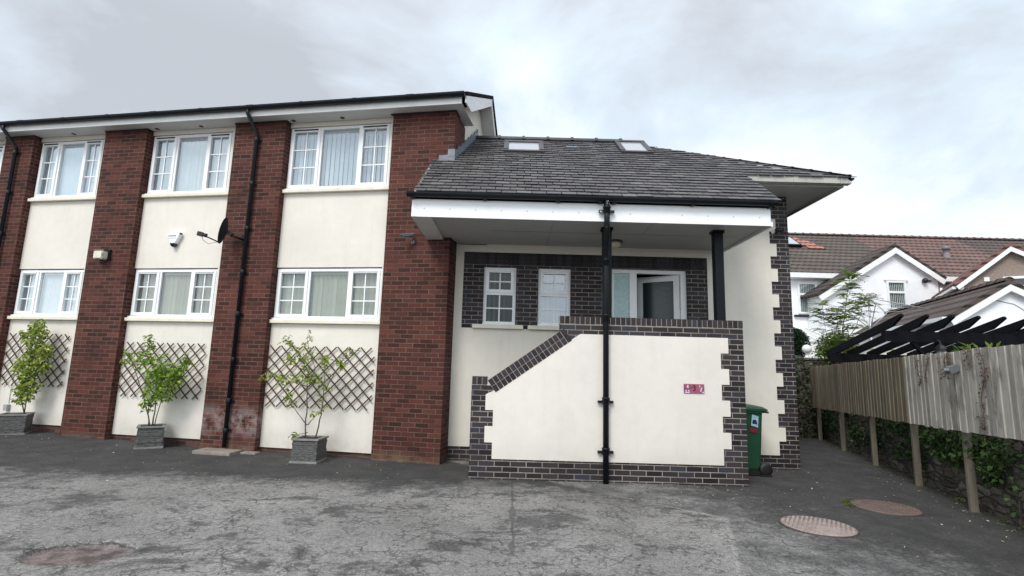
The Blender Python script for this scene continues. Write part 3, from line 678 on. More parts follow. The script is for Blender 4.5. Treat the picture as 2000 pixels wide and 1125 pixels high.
# cast iron downpipe with a swan neck
PX = 1.29
bm = BM(); tube(bm, [(PX, 7.025, 3.93), (PX, 7.025, 3.62), (PX + .02, 7.12, 3.45), (PX + .055, 7.40, 3.28), (PX + .057, 7.415, 3.1), (PX + .057, 7.415, .0)], .041, 14)
dp = part('downpipe', bm, M_pipe, EX)
for x_, y_, z in ((PX, 7.025, 3.80), (PX + .057, 7.415, 3.12), (PX + .057, 7.415, 2.3), (PX + .057, 7.415, 1.12), (PX + .057, 7.415, .43)):
    bm = BM(); lathe(bm, [(.042, z - .05), (.052, z - .045), (.052, z + .03), (.058, z + .032), (.058, z + .05), (.042, z + .052)], (x_, y_, 0), 16)
    if z not in (3.12, 2.3): box(bm, x_ - .11, x_ + .11, y_ + .01, y_ + .05, z - .03, z + .005)
    part('pipe_collar', bm, M_pipe, EX, dp)
# bulkhead lamp on the canopy soffit
bm = BM(); lathe(bm, [(.13, ZB + .028), (.13, ZB + .0), (.12, ZB - .005)], (1.66, 8.35, 0), 24); lb = part('bulkhead_lamp', bm, plain('lamp_rim', (.08, .07, .06), .5), EX)
bm = BM(); lathe(bm, [(.11, ZB + .0), (.10, ZB - .05), (.06, ZB - .075), (.001, ZB - .08)], (1.66, 8.35, 0), 24); part('lamp_glass', bm, plain('cream_diffuser', (.72, .66, .46), .35), EX, lb)
bm = BM(); tube(bm, [(-1.05, 8.55, ZB + .01), (-.98, 8.62, ZB - .03), (-.85, 8.75, ZB + .0), (-.75, 8.82, ZB + .015), (-.5, 8.826, ZB + .02)], .006, 6); part('cable', bm, M_dark, EX)

# slate roof
ev = Vector((0, 1, K)).normalized(); eu = Vector((1, 0, 0)); SL = math.sqrt(1 + K * K)
O = Vector((0, 7.0, 3.985)); UR, VR = 2.08, (9.85 - 7.0) * SL
def vy(y): return (y - 7.0) * SL
hipx, hipy = 5.50, 8.08
bm = BM()
v0, vh = vy(8.02), vy(hipy)
# left outline: the porch edge, then the pier, then the gable wall
lo = [(-1, 0, 1.46)]
slates(bm, O, eu, ev, (-1.5, 3.75), (-.02, v0 + .1), [(-1, 0, 1.46), (1, 0, 3.75), (0, 1, vy(8.44))], seed=3)
hk = (UR - hipx) / (VR - vh)
cuts2 = [(1, -hk, hipx - hk * vh), (0, 1, VR)]
n_rows = int((v0 + .1) / .15) + 1
vs = -.02 + .15 * n_rows
slates(bm, O, eu, ev, (-1.5, 5.6), (vs, vy(8.42) - .05), [(-1, 0, 1.46), (0, 1, vy(8.44))] + cuts2, seed=5)
vs2 = vs + .15 * (int((vy(8.42) - .05 - vs) / .15) + 1)
gx = math.tan(R(9.806)); # gable face leans right as it goes back
xg0 = -1.085 - gx * 0
slates(bm, O, eu, ev, (-1.5, 5.6), (vs2, VR), [(-1, gx / SL, 1.075 + gx * (0) + gx / SL * vy(8.42))] + cuts2, seed=6)
# short eave course right of the porch
slates(bm, O, eu, ev, (3.75, 5.6), (vy(8.05), vs), [(-1, 0, -3.752), (0, 1, vs + .03)] + cuts2, seed=9)
part('roof', bm, M_slate, EX, label='grey slates with darker moss towards the left')
# boarding under the slates, back and hip slopes
def rp(x, y, d=-.03): return (x, y, 3.985 + K * (y - 7.0) + d)
bm = BM()
for P in ([rp(-1.45, 7.03), rp(3.74, 7.03), rp(3.74, 8.09), rp(-1.45, 8.09)], [rp(-1.45, 8.09), rp(5.45, 8.09), rp(2.08, 9.84), rp(-.80, 9.84), rp(-1.05, 8.5), rp(-1.12, 8.42), rp(-1.45, 8.42)]):
    quad(bm, *P)
zc = rp(5.45, 8.09)[2]; zt_ = rp(2.08, 9.84)[2]
quad(bm, (5.45, 8.09, zc), (5.45, 12.3, zc), (2.08, 9.84, zt_)); quad(bm, (5.45, 12.3, zc), (-.8, 12.3, zc), (-.8, 9.84, zt_), (2.08, 9.84, zt_))
part('roof_boarding', bm, M_under, EX)
# ridge and hip tiles
M_ridge = plain('ridge_tile', (.030, .034, .045), .5, var=.3, scale=8)
bm = BM()
def half(bm, a, b, r, n):
    a, b = Vector(a), Vector(b)
    for k in range(n):
        p, q = a.lerp(b, k / n), a.lerp(b, (k + .995) / n); d = (q - p).normalized(); s = d.cross(Vector((0, 0, 1))).normalized(); u = s.cross(d)
        L = []
        for c_, r_ in ((p, r), (q - d * .05, r), (q - d * .05, r * 1.2), (q, r * 1.2)):
            L.append([bm.verts.new(c_ + s * math.cos(math.pi * j / 6) * r_ * 1.25 + u * math.sin(math.pi * j / 6) * r_) for j in range(7)])
        for A, B_ in zip(L, L[1:]):
            for j in range(6): bm.faces.new((A[j], A[j + 1], B_[j + 1], B_[j]))
        for q_ in (L[0], L[-1]): bm.faces.new(q_)
zr_ = rp(0, 9.85, -.015)[2]
half(bm, (-.84, 9.85, zr_), (2.10, 9.85, zr_), .085, 6); part('ridge_tiles', bm, M_ridge, EX, label='blue-grey half-round ridge tiles')
bm = BM(); half(bm, (2.12, 9.83, zr_ - .03), (5.50, 8.06, zc + .03), .035, 14); part('hip_tiles', bm, M_under, EX)
# skylights
def skylight(x0, x1, y0, y1):
    bm = BM(); S = O.copy(); n = Vector((0, -K, 1)).normalized()
    def P(u, v, h): return S + eu * u + ev * v + n * h
    a, b = vy(y0), vy(y1); w = .09
    def fbox(u0, u1, v0_, v1_, h0, h1):
        vs_ = [bm.verts.new(P(u, v, h)) for u in (u0, u1) for v in (v0_, v1_) for h in (h0, h1)]
        for i in ((0, 1, 3, 2), (4, 6, 7, 5), (0, 4, 5, 1), (2, 3, 7, 6), (0, 2, 6, 4), (1, 5, 7, 3)): bm.faces.new([vs_[k] for k in i])
    fbox(x0, x1, a, a + w, .0, .065); fbox(x0, x1, b - w * 1.3, b, .0, .08); fbox(x0, x0 + w, a + w + .001, b - w * 1.3 - .001, .0, .075); fbox(x1 - w, x1, a + w + .001, b - w * 1.3 - .001, .0, .075)
    fbox(x0 - .05, x1 + .05, a - .12, a - .002, .01, .024)
    f = part('skylight', bm, plain('skylight_cladding', (.045, .040, .045), .4), EX)
    bm = BM(); quad(bm, P(x0 + w, a + w, .055), P(x1 - w, a + w, .055), P(x1 - w, b - w, .055), P(x0 + w, b - w, .055)); part('pane', bm, SKYG, EX, f)
m, t, b = mat('skylight_glass', .06); b.inputs['Base Color'].default_value = (.38, .42, .45, 1); b.inputs['Specular IOR Level'].default_value = 1.0; SKYG = m
skylight(-.26, .49, 8.93, 9.58); skylight(1.93, 2.53, 9.06, 9.80)
bm = BM(); n_ = Vector((0, -K, 1)).normalized()
q0 = O + eu * .92 + ev * vy(9.24); vs_ = [q0 + eu * a * .22 + ev * b_ * .2 + n_ * (.035 + .03 * (1 - b_)) for a, b_ in ((0, 0), (1, 0), (1, 1), (0, 1))]; quad(bm, *vs_)
quad(bm, vs_[0], vs_[1], vs_[1] - n_ * .06, vs_[0] - n_ * .06); part('vent_tile', bm, M_lead, EX)
# eaves on the right: soffit, fascia and cream gutter
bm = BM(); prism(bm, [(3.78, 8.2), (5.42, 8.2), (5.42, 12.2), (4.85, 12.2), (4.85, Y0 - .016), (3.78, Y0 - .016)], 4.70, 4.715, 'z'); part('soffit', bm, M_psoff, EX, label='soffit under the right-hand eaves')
bm = BM(); box(bm, 3.78, 5.42, 8.175, 8.198, 4.665, 4.765); box(bm, 5.422, 5.445, 8.18, 12.2, 4.665, 4.765); part('fascia', bm, M_cgut, EX, label='weathered grey fascia on the right')
bm = BM(); box(bm, 3.80, 5.50, 8.06, 8.08, 4.69, 4.80); box(bm, 3.80, 5.50, 8.08, 8.17, 4.688, 4.70); box(bm, 3.79, 3.81, 8.055, 8.17, 4.685, 4.80)
for xx in (4.55, 5.32): box(bm, xx, xx + .03, 8.053, 8.0595, 4.685, 4.805)
g_ = part('gutter', bm, M_cgut, EX, label='square weathered gutter on the right')
bm = BM(); gutter(bm, (5.50, 8.06, 4.79), (5.50, 12.2, 4.79), .055); part('gutter', bm, M_gut, EX, label='black gutter along the right-hand side')

# ------------------------------------------------------------------ the stair wall
SW = T('stair_wall', 'cream rendered wall with toothed dark brick edges and a sloping coping, screening the steps', 'wall', FW, (1.4, 7.6, 0))
YW = 7.492
bm = BM(); prism(bm, [(-.569, -.1), (3.362, -.1), (3.362, 2.20), (.70, 2.20), (.70, 2.06), (-.30, 1.28), (-.569, 1.29)], YW, YW + .22); part('brickwork', bm, M_dbrick, SW)
pts = [(-.25, .275)]
TB = [.275 + .2235 * k for k in range(9)]
for k in range(8): pts_r = None
right = []
for k in range(8):
    xr = 3.022 if k % 2 == 0 else 3.135
    right += [(xr, TB[k]), (xr, TB[k + 1])]
left = []
for k in range(4):
    xl = -.25 if k % 2 == 0 else -.362
    left += [(xl, TB[k]), (xl, TB[k + 1] - (.005 if k == 3 else 0))]
poly = right + [(.985, 2.063)] + [(-.262, 1.213)] + left[::-1]
bm = BM(); prism(bm, poly, YW - .013, YW - .0005); part('render_coat', bm, render_mat('stair_wall_render', (.71, .672, .605), .06, 9), SW)
bm = BM(); rnd = random.Random(12)
x = .684
while x < 3.33:                                            # bricks on edge along the top
    box(bm, x + .004, x + .0705, YW - .006, YW + .226, 2.212 + rnd.uniform(-.002, .002), 2.322, bev=.004); x += .0745
x = -.569
while x < -.36: box(bm, x + .004, x + .0695, YW - .006, YW + .226, 1.302, 1.412, bev=.004); x += .0735
d = Vector((1.044, 0, .744)).normalized(); nrm = Vector((-d.z, 0, d.x)); base = Vector((-.345, 0, 1.362)); k = 0
while k * .0745 < 1.27:                                    # two rows of bricks down the slope
    for r_ in (0, 1):
        s0 = base + d * (k * .0745 + .004 + (.0 if r_ else .0)); L = .0665; h0, h1 = (-.103, -.004) if r_ == 0 else (-.208, -.110)
        q = [s0 + nrm * h0, s0 + d * L + nrm * h0, s0 + d * L + nrm * h1, s0 + nrm * h1]
        e = .35 * (1 if r_ else 0)
        prism(bm, [(p.x, p.z) for p in q], YW - .017, YW + .226)
    k += 1
cp = part('coping', bm, M_cop, SW)
bm = BM(); box(bm, .686, 3.355, YW + .001, YW + .218, 2.2015, 2.315); box(bm, -.565, -.355, YW + .001, YW + .218, 1.292, 1.406)
q = [base + nrm * -.204, base + d * 1.27 + nrm * -.204, base + d * 1.27 + nrm * -.006, base + nrm * -.006]; prism(bm, [(p.x, p.z) for p in q], YW - .0125, YW + .218); part('coping_mortar', bm, M_mortar, SW)

# ------------------------------------------------------------------ small things on the brick block and extension
M_wood = plain('dark_trellis_wood', (.055, .026, .016), .75, var=.35, scale=12)
def trellis(t0, t1, z0, z1, label, skew=0):
    """expanding diamond lattice screwed to the wall"""
    bm = BM(); st = .213; y = -.035; w = .019
    H = z1 - z0; n = int((t1 - t0 + H) / st) + 2
    for d_, yy in ((1, y), (-1, y - .009)):
        for k in range(-1, n):
            a = t0 + k * st - H
            p, q = (a, z0), (a + H, z1)
            if d_ == -1: p, q = (a, z1), (a + H, z0)
            # clip to t0..t1
            def at(x): return p[1] + (q[1] - p[1]) * (x - p[0]) / H
            xa, xb = max(p[0], t0), min(q[0], t1)
            if xb - xa < .05: continue
            e = .014
            bar(bm, (xa - (e if xa > t0 else .005), yy, at(xa) - (at(xb) - at(xa)) / (xb - xa) * e), (xb + e * .6, yy, at(xb) + (at(xb) - at(xa)) / (xb - xa) * e * .6), .009, w, up=(0, 0, 1))
    t = T('trellis', label, 'trellis', FM, ((t0 + t1) / 2, 0, z0), 'trellises on the cream panels')
    part('lattice', bm, M_wood, t)
trellis(-4.34, -2.36, .78, 1.80, 'brown diamond trellis behind the sparse leggy plant near the porch')
trellis(-7.34, -5.60, .84, 1.80, 'brown diamond trellis behind the bushy fan-shaped plant')
trellis(-10.02, -8.56, .95, 1.92, 'brown diamond trellis behind the tall columnar plant, far left')

def slate_pot_mat():
    m, t, b = mat('split_slate', .8); v = oc(t)
    c = ramp(t, [(.28, (.040, .039, .038)), (.5, (.095, .093, .090)), (.72, (.19, .185, .178))], noise(t, mapping(t, v, scale=(3, 3, 10)), 5, 5, .7))
    t.links.new(c, b.inputs['Base Color']); bump(t, b, noise(t, mapping(t, v, scale=(2, 2, 9)), 7, 5, .7), .9, .02); return m
M_spot = slate_pot_mat(); M_srim = plain('grey_stone_rim', (.20, .195, .185), .8, var=.3, scale=12, bmp=.3)
M_soil = plain('soil', (.025, .017, .012), .95, bmp=.5)
def planter(tt, nn, z, s_, h, rot, label):
    F = FM @ Matrix.Translation((tt, nn, z)) @ Matrix.Rotation(R(rot), 4, 'Z')
    t = T('planter', label, 'planter', F, (0, 0, 0), 'slate-clad planters along the brick block'); s = s_ / 2
    bm = BM(); rnd = random.Random(int(tt * 10)); n = 9
    hz = [.035 + (h - .06) * k / n for k in range(n + 1)]
    for k in range(n):                                     # courses of split slate, each a little in or out
        e = s - .012 + rnd.uniform(-.006, .006); z0, z1 = hz[k], hz[k + 1] - .0015
        cells(bm, [-e, -s + .05, s - .05, e], [z0, z1], lambda x, z_: True, -e, e)
    part('body', bm, M_spot, t)
    bm = BM(); box(bm, -s - .006, s + .006, -s - .006, s + .006, 0, .033, bev=.005); part('base_plate', bm, M_srim, t)
    bm = BM(); zt = h - .024
    for a in ((-s - .004, s + .004, -s - .004, -s + .045), (-s - .004, s + .004, s - .045, s + .004), (-s - .004, -s + .045, -s + .0455, s - .0455), (s - .045, s + .004, -s + .0455, s - .0455)): box(bm, *a, zt, h)
    part('rim', bm, M_srim, t)
    bm = BM(); box(bm, -s + .046, s - .046, -s + .046, s - .046, zt - .03, zt + .008); part('soil', bm, M_soil, t)
    return h
planter(-3.13, -.50, -.005, .42, .37, 8, 'grey split-slate planter holding the sparse leggy plant')
planter(-6.22, -.33, .02, .40, .37, 42, 'grey split-slate planter turned cornerwise, holding the bushy plant')
planter(-9.06, -.36, .10, .42, .37, 38, 'grey split-slate planter holding the tall columnar plant')

def leaf_mat(name, pts, trans=.25):
    m, t, b = mat(name, .55); b.inputs['Specular IOR Level'].default_value = .2; g = t.nodes.new('ShaderNodeNewGeometry')
    t.links.new(ramp(t, pts, g.outputs['Random Per Island']), b.inputs['Base Color'])
    b.inputs['Transmission Weight'].default_value = 0
    tl = N(t, 'ShaderNodeBsdfTranslucent'); t.links.new(ramp(t, [(p, tuple(min(1, x * 1.6) for x in c)) for p, c in pts], g.outputs['Random Per Island']), tl.inputs[0])
    mx = N(t, 'ShaderNodeMixShader'); mx.inputs[0].default_value = trans; o = t.nodes['Material Output']
    t.links.new(b.outputs[0], mx.inputs[1]); t.links.new(tl.outputs[0], mx.inputs[2]); t.links.new(mx.outputs[0], o.inputs[0]); return m
M_leafA = leaf_mat('fresh_leaf', [(0, (.07, .14, .018)), (.35, (.14, .25, .030)), (.7, (.24, .36, .05)), (1, (.38, .45, .11))])
M_leafB = leaf_mat('yellow_green_leaf', [(0, (.08, .13, .02)), (.3, (.18, .25, .04)), (.7, (.31, .38, .08)), (1, (.46, .48, .15))])
M_bark = plain('twig_bark', (.11, .085, .06), .85, var=.3, scale=20)
def plant(name, label, base, stems, blobs, mleaf, lsize, nn, rad=.012, along=None, seed=1, group='plants trained up the trellises'):
    rnd = random.Random(seed)
    t = T(name, label, 'plant', FM, base, group)
    bm = BM(); bl = BM()
    for k, s in enumerate(stems):
        n = len(s); P = [Vector((x, nn + .02 * math.sin(3 * z + k) + .02 * (k % 3 - 1), z)) for x, z in s]
        # resample and wobble a little
        Q = []
        for a, b in zip(P, P[1:]):
            for j in range(3): Q.append(a.lerp(b, j / 3) + Vector((rnd.uniform(-.008, .008), rnd.uniform(-.01, .01), 0)))
        Q.append(P[-1]); rs = [max(.0028, rad * (1 - .8 * i / len(Q)) * (1 if k < 2 else .7)) for i in range(len(Q))]
        tube(bm, Q, rs, 6)
        if along:
            for i, q in enumerate(Q):
                f = i / len(Q)
                if f < along[1]: continue
                for _ in range(along[0]):
                    # short side spur carrying leaves
                    d = Vector((rnd.uniform(-1, 1), rnd.uniform(-.5, .4), rnd.uniform(-.4, 1))).normalized() * rnd.uniform(.03, .13)
                    tube(bm, [q, q + d], [.0025, .0015], 4)
                    for w in (.35, .6, .8, 1, 1): leaf(bl, q + d * w, lsize * rnd.uniform(.6, 1.2), rnd)
    for x, z, r, n in blobs:
        for p in blob_pts(rnd, (x, nn, z), r, int(n * 1.7)): leaf(bl, p, lsize * rnd.uniform(.65, 1.35), rnd, wide=.6)
        for _ in range(max(1, n // 14)):
            q = Vector((x, nn, z)); d = Vector((rnd.uniform(-1, 1), rnd.uniform(-.4, .4), rnd.uniform(-.6, 1))) * r; tube(bm, [q - d * .6, q + d * .8], [.003, .0015], 4)
    part('stem', bm, M_bark, t); part('foliage', bl, mleaf, t)
plant('sparse_plant', 'sparse leggy plant with bare brown stems and yellow-green leaves', (-3.15, -.5, .36),
      [[(-3.26, .34), (-3.28, .54), (-3.28, .82), (-3.3, 1.15), (-3.28, 1.36), (-3.45, 1.6), (-3.6, 1.77), (-3.74, 1.90)],
       [(-3.10, .34), (-3.04, .63), (-3.0, .87), (-3.0, 1.2), (-3.03, 1.60)], [(-3.29, 1.19), (-3.2, 1.45), (-3.34, 1.69), (-3.41, 1.96)],
       [(-3.3, 1.15), (-3.59, 1.22), (-3.88, 1.3), (-4.16, 1.25)], [(-3.25, .54), (-3.45, .73), (-3.61, .89), (-3.64, 1.05)],
       [(-2.99, 1.12), (-2.84, 1.41), (-2.73, 1.58), (-2.55, 1.76)], [(-3.25, .54), (-3.07, .74)], [(-3.26, .42), (-3.46, .36)], [(-3.3, 1.1), (-3.13, 1.3)], [(-3.35, 1.4), (-3.62, 1.5), (-3.72, 1.62)]],
      [(-3.03, 1.58, .09, 34), (-3.72, 1.26, .12, 26), (-3.48, 1.30, .10, 22), (-3.22, 1.30, .10, 18), (-2.75, 1.55, .09, 20), (-3.45, 1.62, .09, 12)], M_leafB, .066, -.42, along=(3, .42), seed=3)
plant('bushy_plant', 'bushy bright green plant fanning out over the trellis', (-6.22, -.33, .38),
      [[(-6.24, .37), (-6.33, .65), (-6.54, 1.12), (-6.76, 1.52), (-6.88, 1.6)], [(-6.2, .38), (-6.17, .75), (-6.19, 1.18), (-6.41, 1.62), (-6.49, 1.93)], [(-6.16, .38), (-6.06, .84), (-5.89, 1.28), (-5.66, 1.57)], [(-6.22, .38), (-6.27, .74), (-6.02, 1.1)]],
      [(-6.24, 1.22, .22, 150), (-6.03, 1.27, .22, 160), (-6.21, .96, .2, 130), (-6.32, .74, .13, 44), (-6.02, .97, .17, 90), (-5.8, 1.32, .13, 66), (-5.69, 1.5, .09, 38), (-6.45, 1.53, .15, 48), (-6.65, 1.48, .13, 36), (-6.86, 1.47, .08, 14), (-6.45, 1.75, .11, 30), (-6.62, 1.61, .07, 14), (-6.48, 1.88, .06, 12), (-5.83, 1.17, .13, 56), (-6.77, 1.61, .07, 12), (-6.18, 1.49, .13, 32)], M_leafA, .066, -.36, along=(1, .75), seed=5)
plant('columnar_plant', 'tall columnar leafy plant climbing above the trellis', (-9.06, -.36, .46),
      [[(-8.97, .47), (-8.94, .77), (-8.98, 1.09), (-8.99, 1.56), (-8.96, 2.13)], [(-8.99, .47), (-9.11, .81), (-9.07, 1.13)], [(-8.98, 1.09), (-8.74, 1.47)], [(-8.97, 1.04), (-9.31, 1.45)]],
      [(-8.98, 2.08, .13, 64), (-9.12, 1.93, .11, 44), (-8.83, 1.94, .11, 44), (-9.0, 1.75, .15, 76), (-9.23, 1.88, .08, 20), (-8.76, 1.56, .13, 62), (-9.03, 1.46, .17, 96), (-8.69, 1.66, .08, 25), (-8.83, 1.33, .15, 74), (-9.12, 1.37, .13, 54), (-9.02, 1.14, .15, 84), (-9.08, .9, .13, 74), (-8.89, .95, .13, 62), (-9.1, .72, .09, 30), (-8.94, .77, .08, 25), (-9.27, 1.27, .08, 20), (-8.69, 1.33, .08, 25)], M_leafB, .074, -.30, along=(1, .2), seed=8)

# stone slab under the downpipe
bm = BM(); box(bm, -5.22, -4.52, -.52, -.20, -.02, .055, bev=.018); box(bm, -4.50, -4.22, -.30, -.15, -.02, .03, bev=.01)
solo('splash_slab', bm, plain('pale_slab_stone', (.22, .19, .165), .85, var=.35, scale=8, bmp=.4), 'pale worn stone slab on the ground under the downpipe', 'slab', FM, (-4.87, -.35, 0))

# satellite dish on the third pier
t = T('satellite_dish', 'black mesh satellite dish seen edge-on, on the brick pier', 'satellite dish', FM, (-4.96, -.14, 3.74))
ax = Vector((-.93, -.46, .20)).normalized(); c = Vector((-5.10, -.45, 3.78)); s1 = ax.cross(Vector((0, 0, 1))).normalized(); s2 = s1.cross(ax)
bm = BM(); rings = []
for k in range(7):
    r = .215 * k / 6 + .0005
    rings.append([bm.verts.new(c + ax * (.055 * (r / .215) ** 2) + s1 * math.cos(a) * r + s2 * math.sin(a) * r * 1.12) for a in [2 * math.pi * j / 28 for j in range(28)]])
for A, B_ in zip(rings, rings[1:]):
    for j in range(28): bm.faces.new((A[j], A[(j + 1) % 28], B_[(j + 1) % 28], B_[j])).smooth = True
bm.faces.new(rings[0])
d_ = bmesh.ops.solidify(bm, geom=bm.faces[:], thickness=.006)
part('reflector', bm, plain('dark_dish', (.030, .036, .040), .4), t)
fp = c - s2 * .22 + ax * .05; lp = c + ax * .36 - s2 * .16
bm = BM(); tube(bm, [fp, lp], .011, 8); part('arm', bm, M_dark, t)
bm = BM(); bar(bm, lp - ax * .03, lp + ax * .06, .055, .075); tube(bm, [lp - ax * .03, lp - ax * .09], [.03, .036], 12); part('receiver', bm, M_dark, t)
bm = BM(); box(bm, -5.03, -4.93, -.150, -.131, 3.62, 3.80); tube(bm, [(-4.98, -.15, 3.70), (-4.99, -.40, 3.70), (-5.03, -.44, 3.76)], .02, 8); bar(bm, (-5.0, -.42, 3.72), c - ax * .01, .07, .07); part('wall_bracket', bm, M_dark, t)
bm = BM(); tube(bm, [lp, lp + Vector((.03, .02, -.10)), lp + Vector((.12, .05, -.16)), lp + Vector((.22, .1, -.12)), fp], .004, 6); part('cable', bm, M_dark, t)

# intruder alarm
t = T('alarm_box', 'white tapering alarm box with a dark lens at its foot, on the cream panel', 'alarm box', FM, (-6.52, 0, 3.75))
bm = BM(); prism(bm, [(-6.70, 3.88), (-6.62, 3.905), (-6.42, 3.905), (-6.34, 3.88), (-6.45, 3.655), (-6.59, 3.655)], -.085, -.001)
bmesh.ops.bevel(bm, geom=bm.edges[:], offset=.012, segments=2, affect='EDGES'); part('housing', bm, M_upvc, t)
bm = BM(); lathe(bm, [(.068, 3.652), (.066, 3.63), (.045, 3.59), (.015, 3.572), (.001, 3.57)], (-6.52, -.055, 0), 18); part('lens', bm, plain('dark_lens', (.012, .014, .03), .15), t)
bm = BM(); box(bm, -6.37, -6.335, -.08, -.03, 3.87, 3.91); part('tamper_cover', bm, M_dark, t)
bm = BM(); rnd = random.Random(2); x = -6.655
while x < -6.44:
    w_ = rnd.uniform(.008, .018); box(bm, x, x + w_, -.0868, -.0852, 3.822, 3.846); x += w_ + .005
x = -6.64
while x < -6.43:
    w_ = rnd.uniform(.006, .014); box(bm, x, x + w_, -.0868, -.0852, 3.775, 3.787); x += w_ + .006
part('lettering', bm, plain('grey_print', (.10, .09, .085), .6), t)

t.o.scale = (.78, 1, .80)
# box light on the second pier
t = T('wall_light', 'square cream wall lamp on the wide brick pier', 'wall lamp', FM, (-7.9, -.13, 3.44))
bm = BM(); box(bm, -8.02, -7.78, -.175, -.1305, 3.33, 3.55, bev=.008); part('back_plate', bm, M_dark, t)
bm = BM(); cells(bm, [-8.005, -7.795], [3.345, 3.51], lambda x, z: True, -.30, -.177); bmesh.ops.bevel(bm, geom=bm.edges[:], offset=.018, segments=3, affect='EDGES'); part('diffuser', bm, plain('cream_lamp_plastic', (.66, .63, .52), .35), t)
bm = BM(); prism(bm, [(-.30, 3.512), (-.177, 3.512), (-.177, 3.54), (-.27, 3.535)], -8.012, -7.788, 'x'); part('hood', bm, plain('brown_hood', (.10, .09, .07), .5), t)

# cameras
t = T('security_camera', 'grey bullet camera on the brick pier beside the porch', 'security camera', FM, (-1.78, -.13, 3.66))
bm = BM(); lathe(bm, [(.045, -.1305), (.045, -.15), (.02, -.155)], (-1.74, 0, 3.60), 14, axis='y'); tube(bm, [(-1.74, -.15, 3.60), (-1.74, -.21, 3.62), (-1.76, -.23, 3.69)], .014, 8); part('bracket', bm, plain('grey_metal', (.25, .25, .26), .4, .6), t)
a, b = Vector((-1.70, -.20, 3.735)), Vector((-1.90, -.34, 3.68)); bm = BM(); tube(bm, [a, b], .036, 14); bar(bm, a + Vector((0, 0, .028)), b + (b - a) * .12 + Vector((0, 0, .028)), .085, .028); part('body', bm, plain('camera_grey', (.15, .16, .18), .35), t)
bm = BM(); tube(bm, [b, b + (b - a) * .01], .028, 14); part('lens', bm, M_dark, t)
t.o.scale = (.8, 1, .8)
t = T('corner_camera', 'tiny black camera on the toothed brick corner', 'security camera', FW, (4.62, Y0, 4.06))
bm = BM(); lathe(bm, [(.03, Y0 - .0145), (.03, Y0 - .03), (.012, Y0 - .034)], (4.56, 0, 4.04), 12, axis='y'); tube(bm, [(4.56, Y0 - .03, 4.04), (4.58, Y0 - .09, 4.05)], .011, 8); part('bracket', bm, M_upvc, t)
bm = BM(); tube(bm, [(4.57, Y0 - .075, 4.055), (4.70, Y0 - .13, 4.07)], .033, 12); part('body', bm, M_dark, t)

# house number plate
t = T('number_plate', 'small pink slate plate with the number 3, on the stair wall', 'house number', FW, (2.62, YW - .013, 1.32))
def nplate():
    m, tt, b = mat('pink_plate', .35); v = oc(tt)
    tt.links.new(ramp(tt, [(.3, (.15, .035, .08)), (.5, (.30, .075, .13)), (.7, (.38, .14, .20))], noise(tt, v, 14, 5, .6)), b.inputs['Base Color']); return m
bm = BM(); box(bm, 2.473, 2.767, YW - .024, YW - .0135, 1.258, 1.392, bev=.004); part('plate', bm, nplate(), t)
tc_ = bpy.data.curves.new('digit', 'FONT'); tc_.body = '3'; tc_.size = .115; tc_.extrude = .0015; tc_.align_x = 'CENTER'; tc_.align_y = 'CENTER'; tc_.offset = .0018
to_ = bpy.data.objects.new('tmp', tc_); COL.objects.link(to_); bpy.context.view_layer.update()
me = bpy.data.meshes.new_from_object(to_.evaluated_get(bpy.context.evaluated_depsgraph_get())); bpy.data.objects.remove(to_)
bm = BM(); bm.from_mesh(me); bmesh.ops.transform(bm, matrix=Matrix.Translation((2.622, YW - .0255, 1.33)) @ Matrix.Rotation(R(90), 4, 'X'), verts=bm.verts); part('digit', bm, plain('maroon_print', (.09, .008, .03), .5), t)
bm = BM()
for pl_ in ([(2.513, 1.337), (2.545, 1.337), (2.535, 1.378), (2.525, 1.378)], [(2.485, 1.265), (2.553, 1.265), (2.553, 1.277), (2.485, 1.277)], [(2.492, 1.285), (2.505, 1.315), (2.518, 1.285)], [(2.53, 1.285), (2.545, 1.313), (2.553, 1.285)],
            [(2.695, 1.35), (2.71, 1.35), (2.705, 1.378), (2.695, 1.372)], [(2.705, 1.29), (2.72, 1.34), (2.732, 1.34), (2.722, 1.285)], [(2.72, 1.265), (2.758, 1.265), (2.757, 1.295), (2.745, 1.28)]): prism(bm, pl_, YW - .0255, YW - .0243)
part('pale_motif', bm, plain('pale_lilac_print', (.68, .55, .68), .5), t)
bm = BM()
for xx in (2.489, 2.752): lathe(bm, [(.007, YW - .0262), (.007, YW - .0242)], (xx, 0, 1.325), 10, axis='y')
part('screw', bm, M_dark, t)

# outdoor tap box with its cable, far left
t = T('outdoor_socket', 'small grey weatherproof socket box low on the far left panel', 'socket', FM, (-9.74, 0, .52))
bm = BM(); box(bm, -9.785, -9.695, -.065, -.001, .47, .58, bev=.008); part('box', bm, plain('grey_plastic', (.30, .31, .32), .45), t)
bm = BM(); tube(bm, [(-9.74, -.012, .59), (-9.74, -.012, 1.2), (-9.70, -.012, 1.9)], .006, 6); part('cable', bm, M_wtrim, t)

# wheelie bin behind the stair wall
t = T('wheelie_bin', 'green wheeled rubbish bin half hidden behind the stair wall', 'bin', FW @ Matrix.Translation((-.13, .13, 0)), (3.80, 8.35, 0))
M_bin = plain('green_plastic', (.011, .058, .028), .42, var=.15, scale=4)
def loft(bm, secs):
    L = []
    for z, x0, x1, y0, y1 in secs:
        r = .04; P = []
        for cx_, cy_, a0 in ((x1 - r, y1 - r, 0), (x0 + r, y1 - r, 90), (x0 + r, y0 + r, 180), (x1 - r, y0 + r, 270)):
            for a in (0, 45, 90): P.append(bm.verts.new((cx_ + r * math.cos(R(a0 + a)), cy_ + r * math.sin(R(a0 + a)), z)))
        L.append(P)
    for A, B_ in zip(L, L[1:]):
        for k in range(12): bm.faces.new((A[k], A[(k + 1) % 12], B_[(k + 1) % 12], B_[k]))
    bm.faces.new(L[0]); bm.faces.new(L[-1])
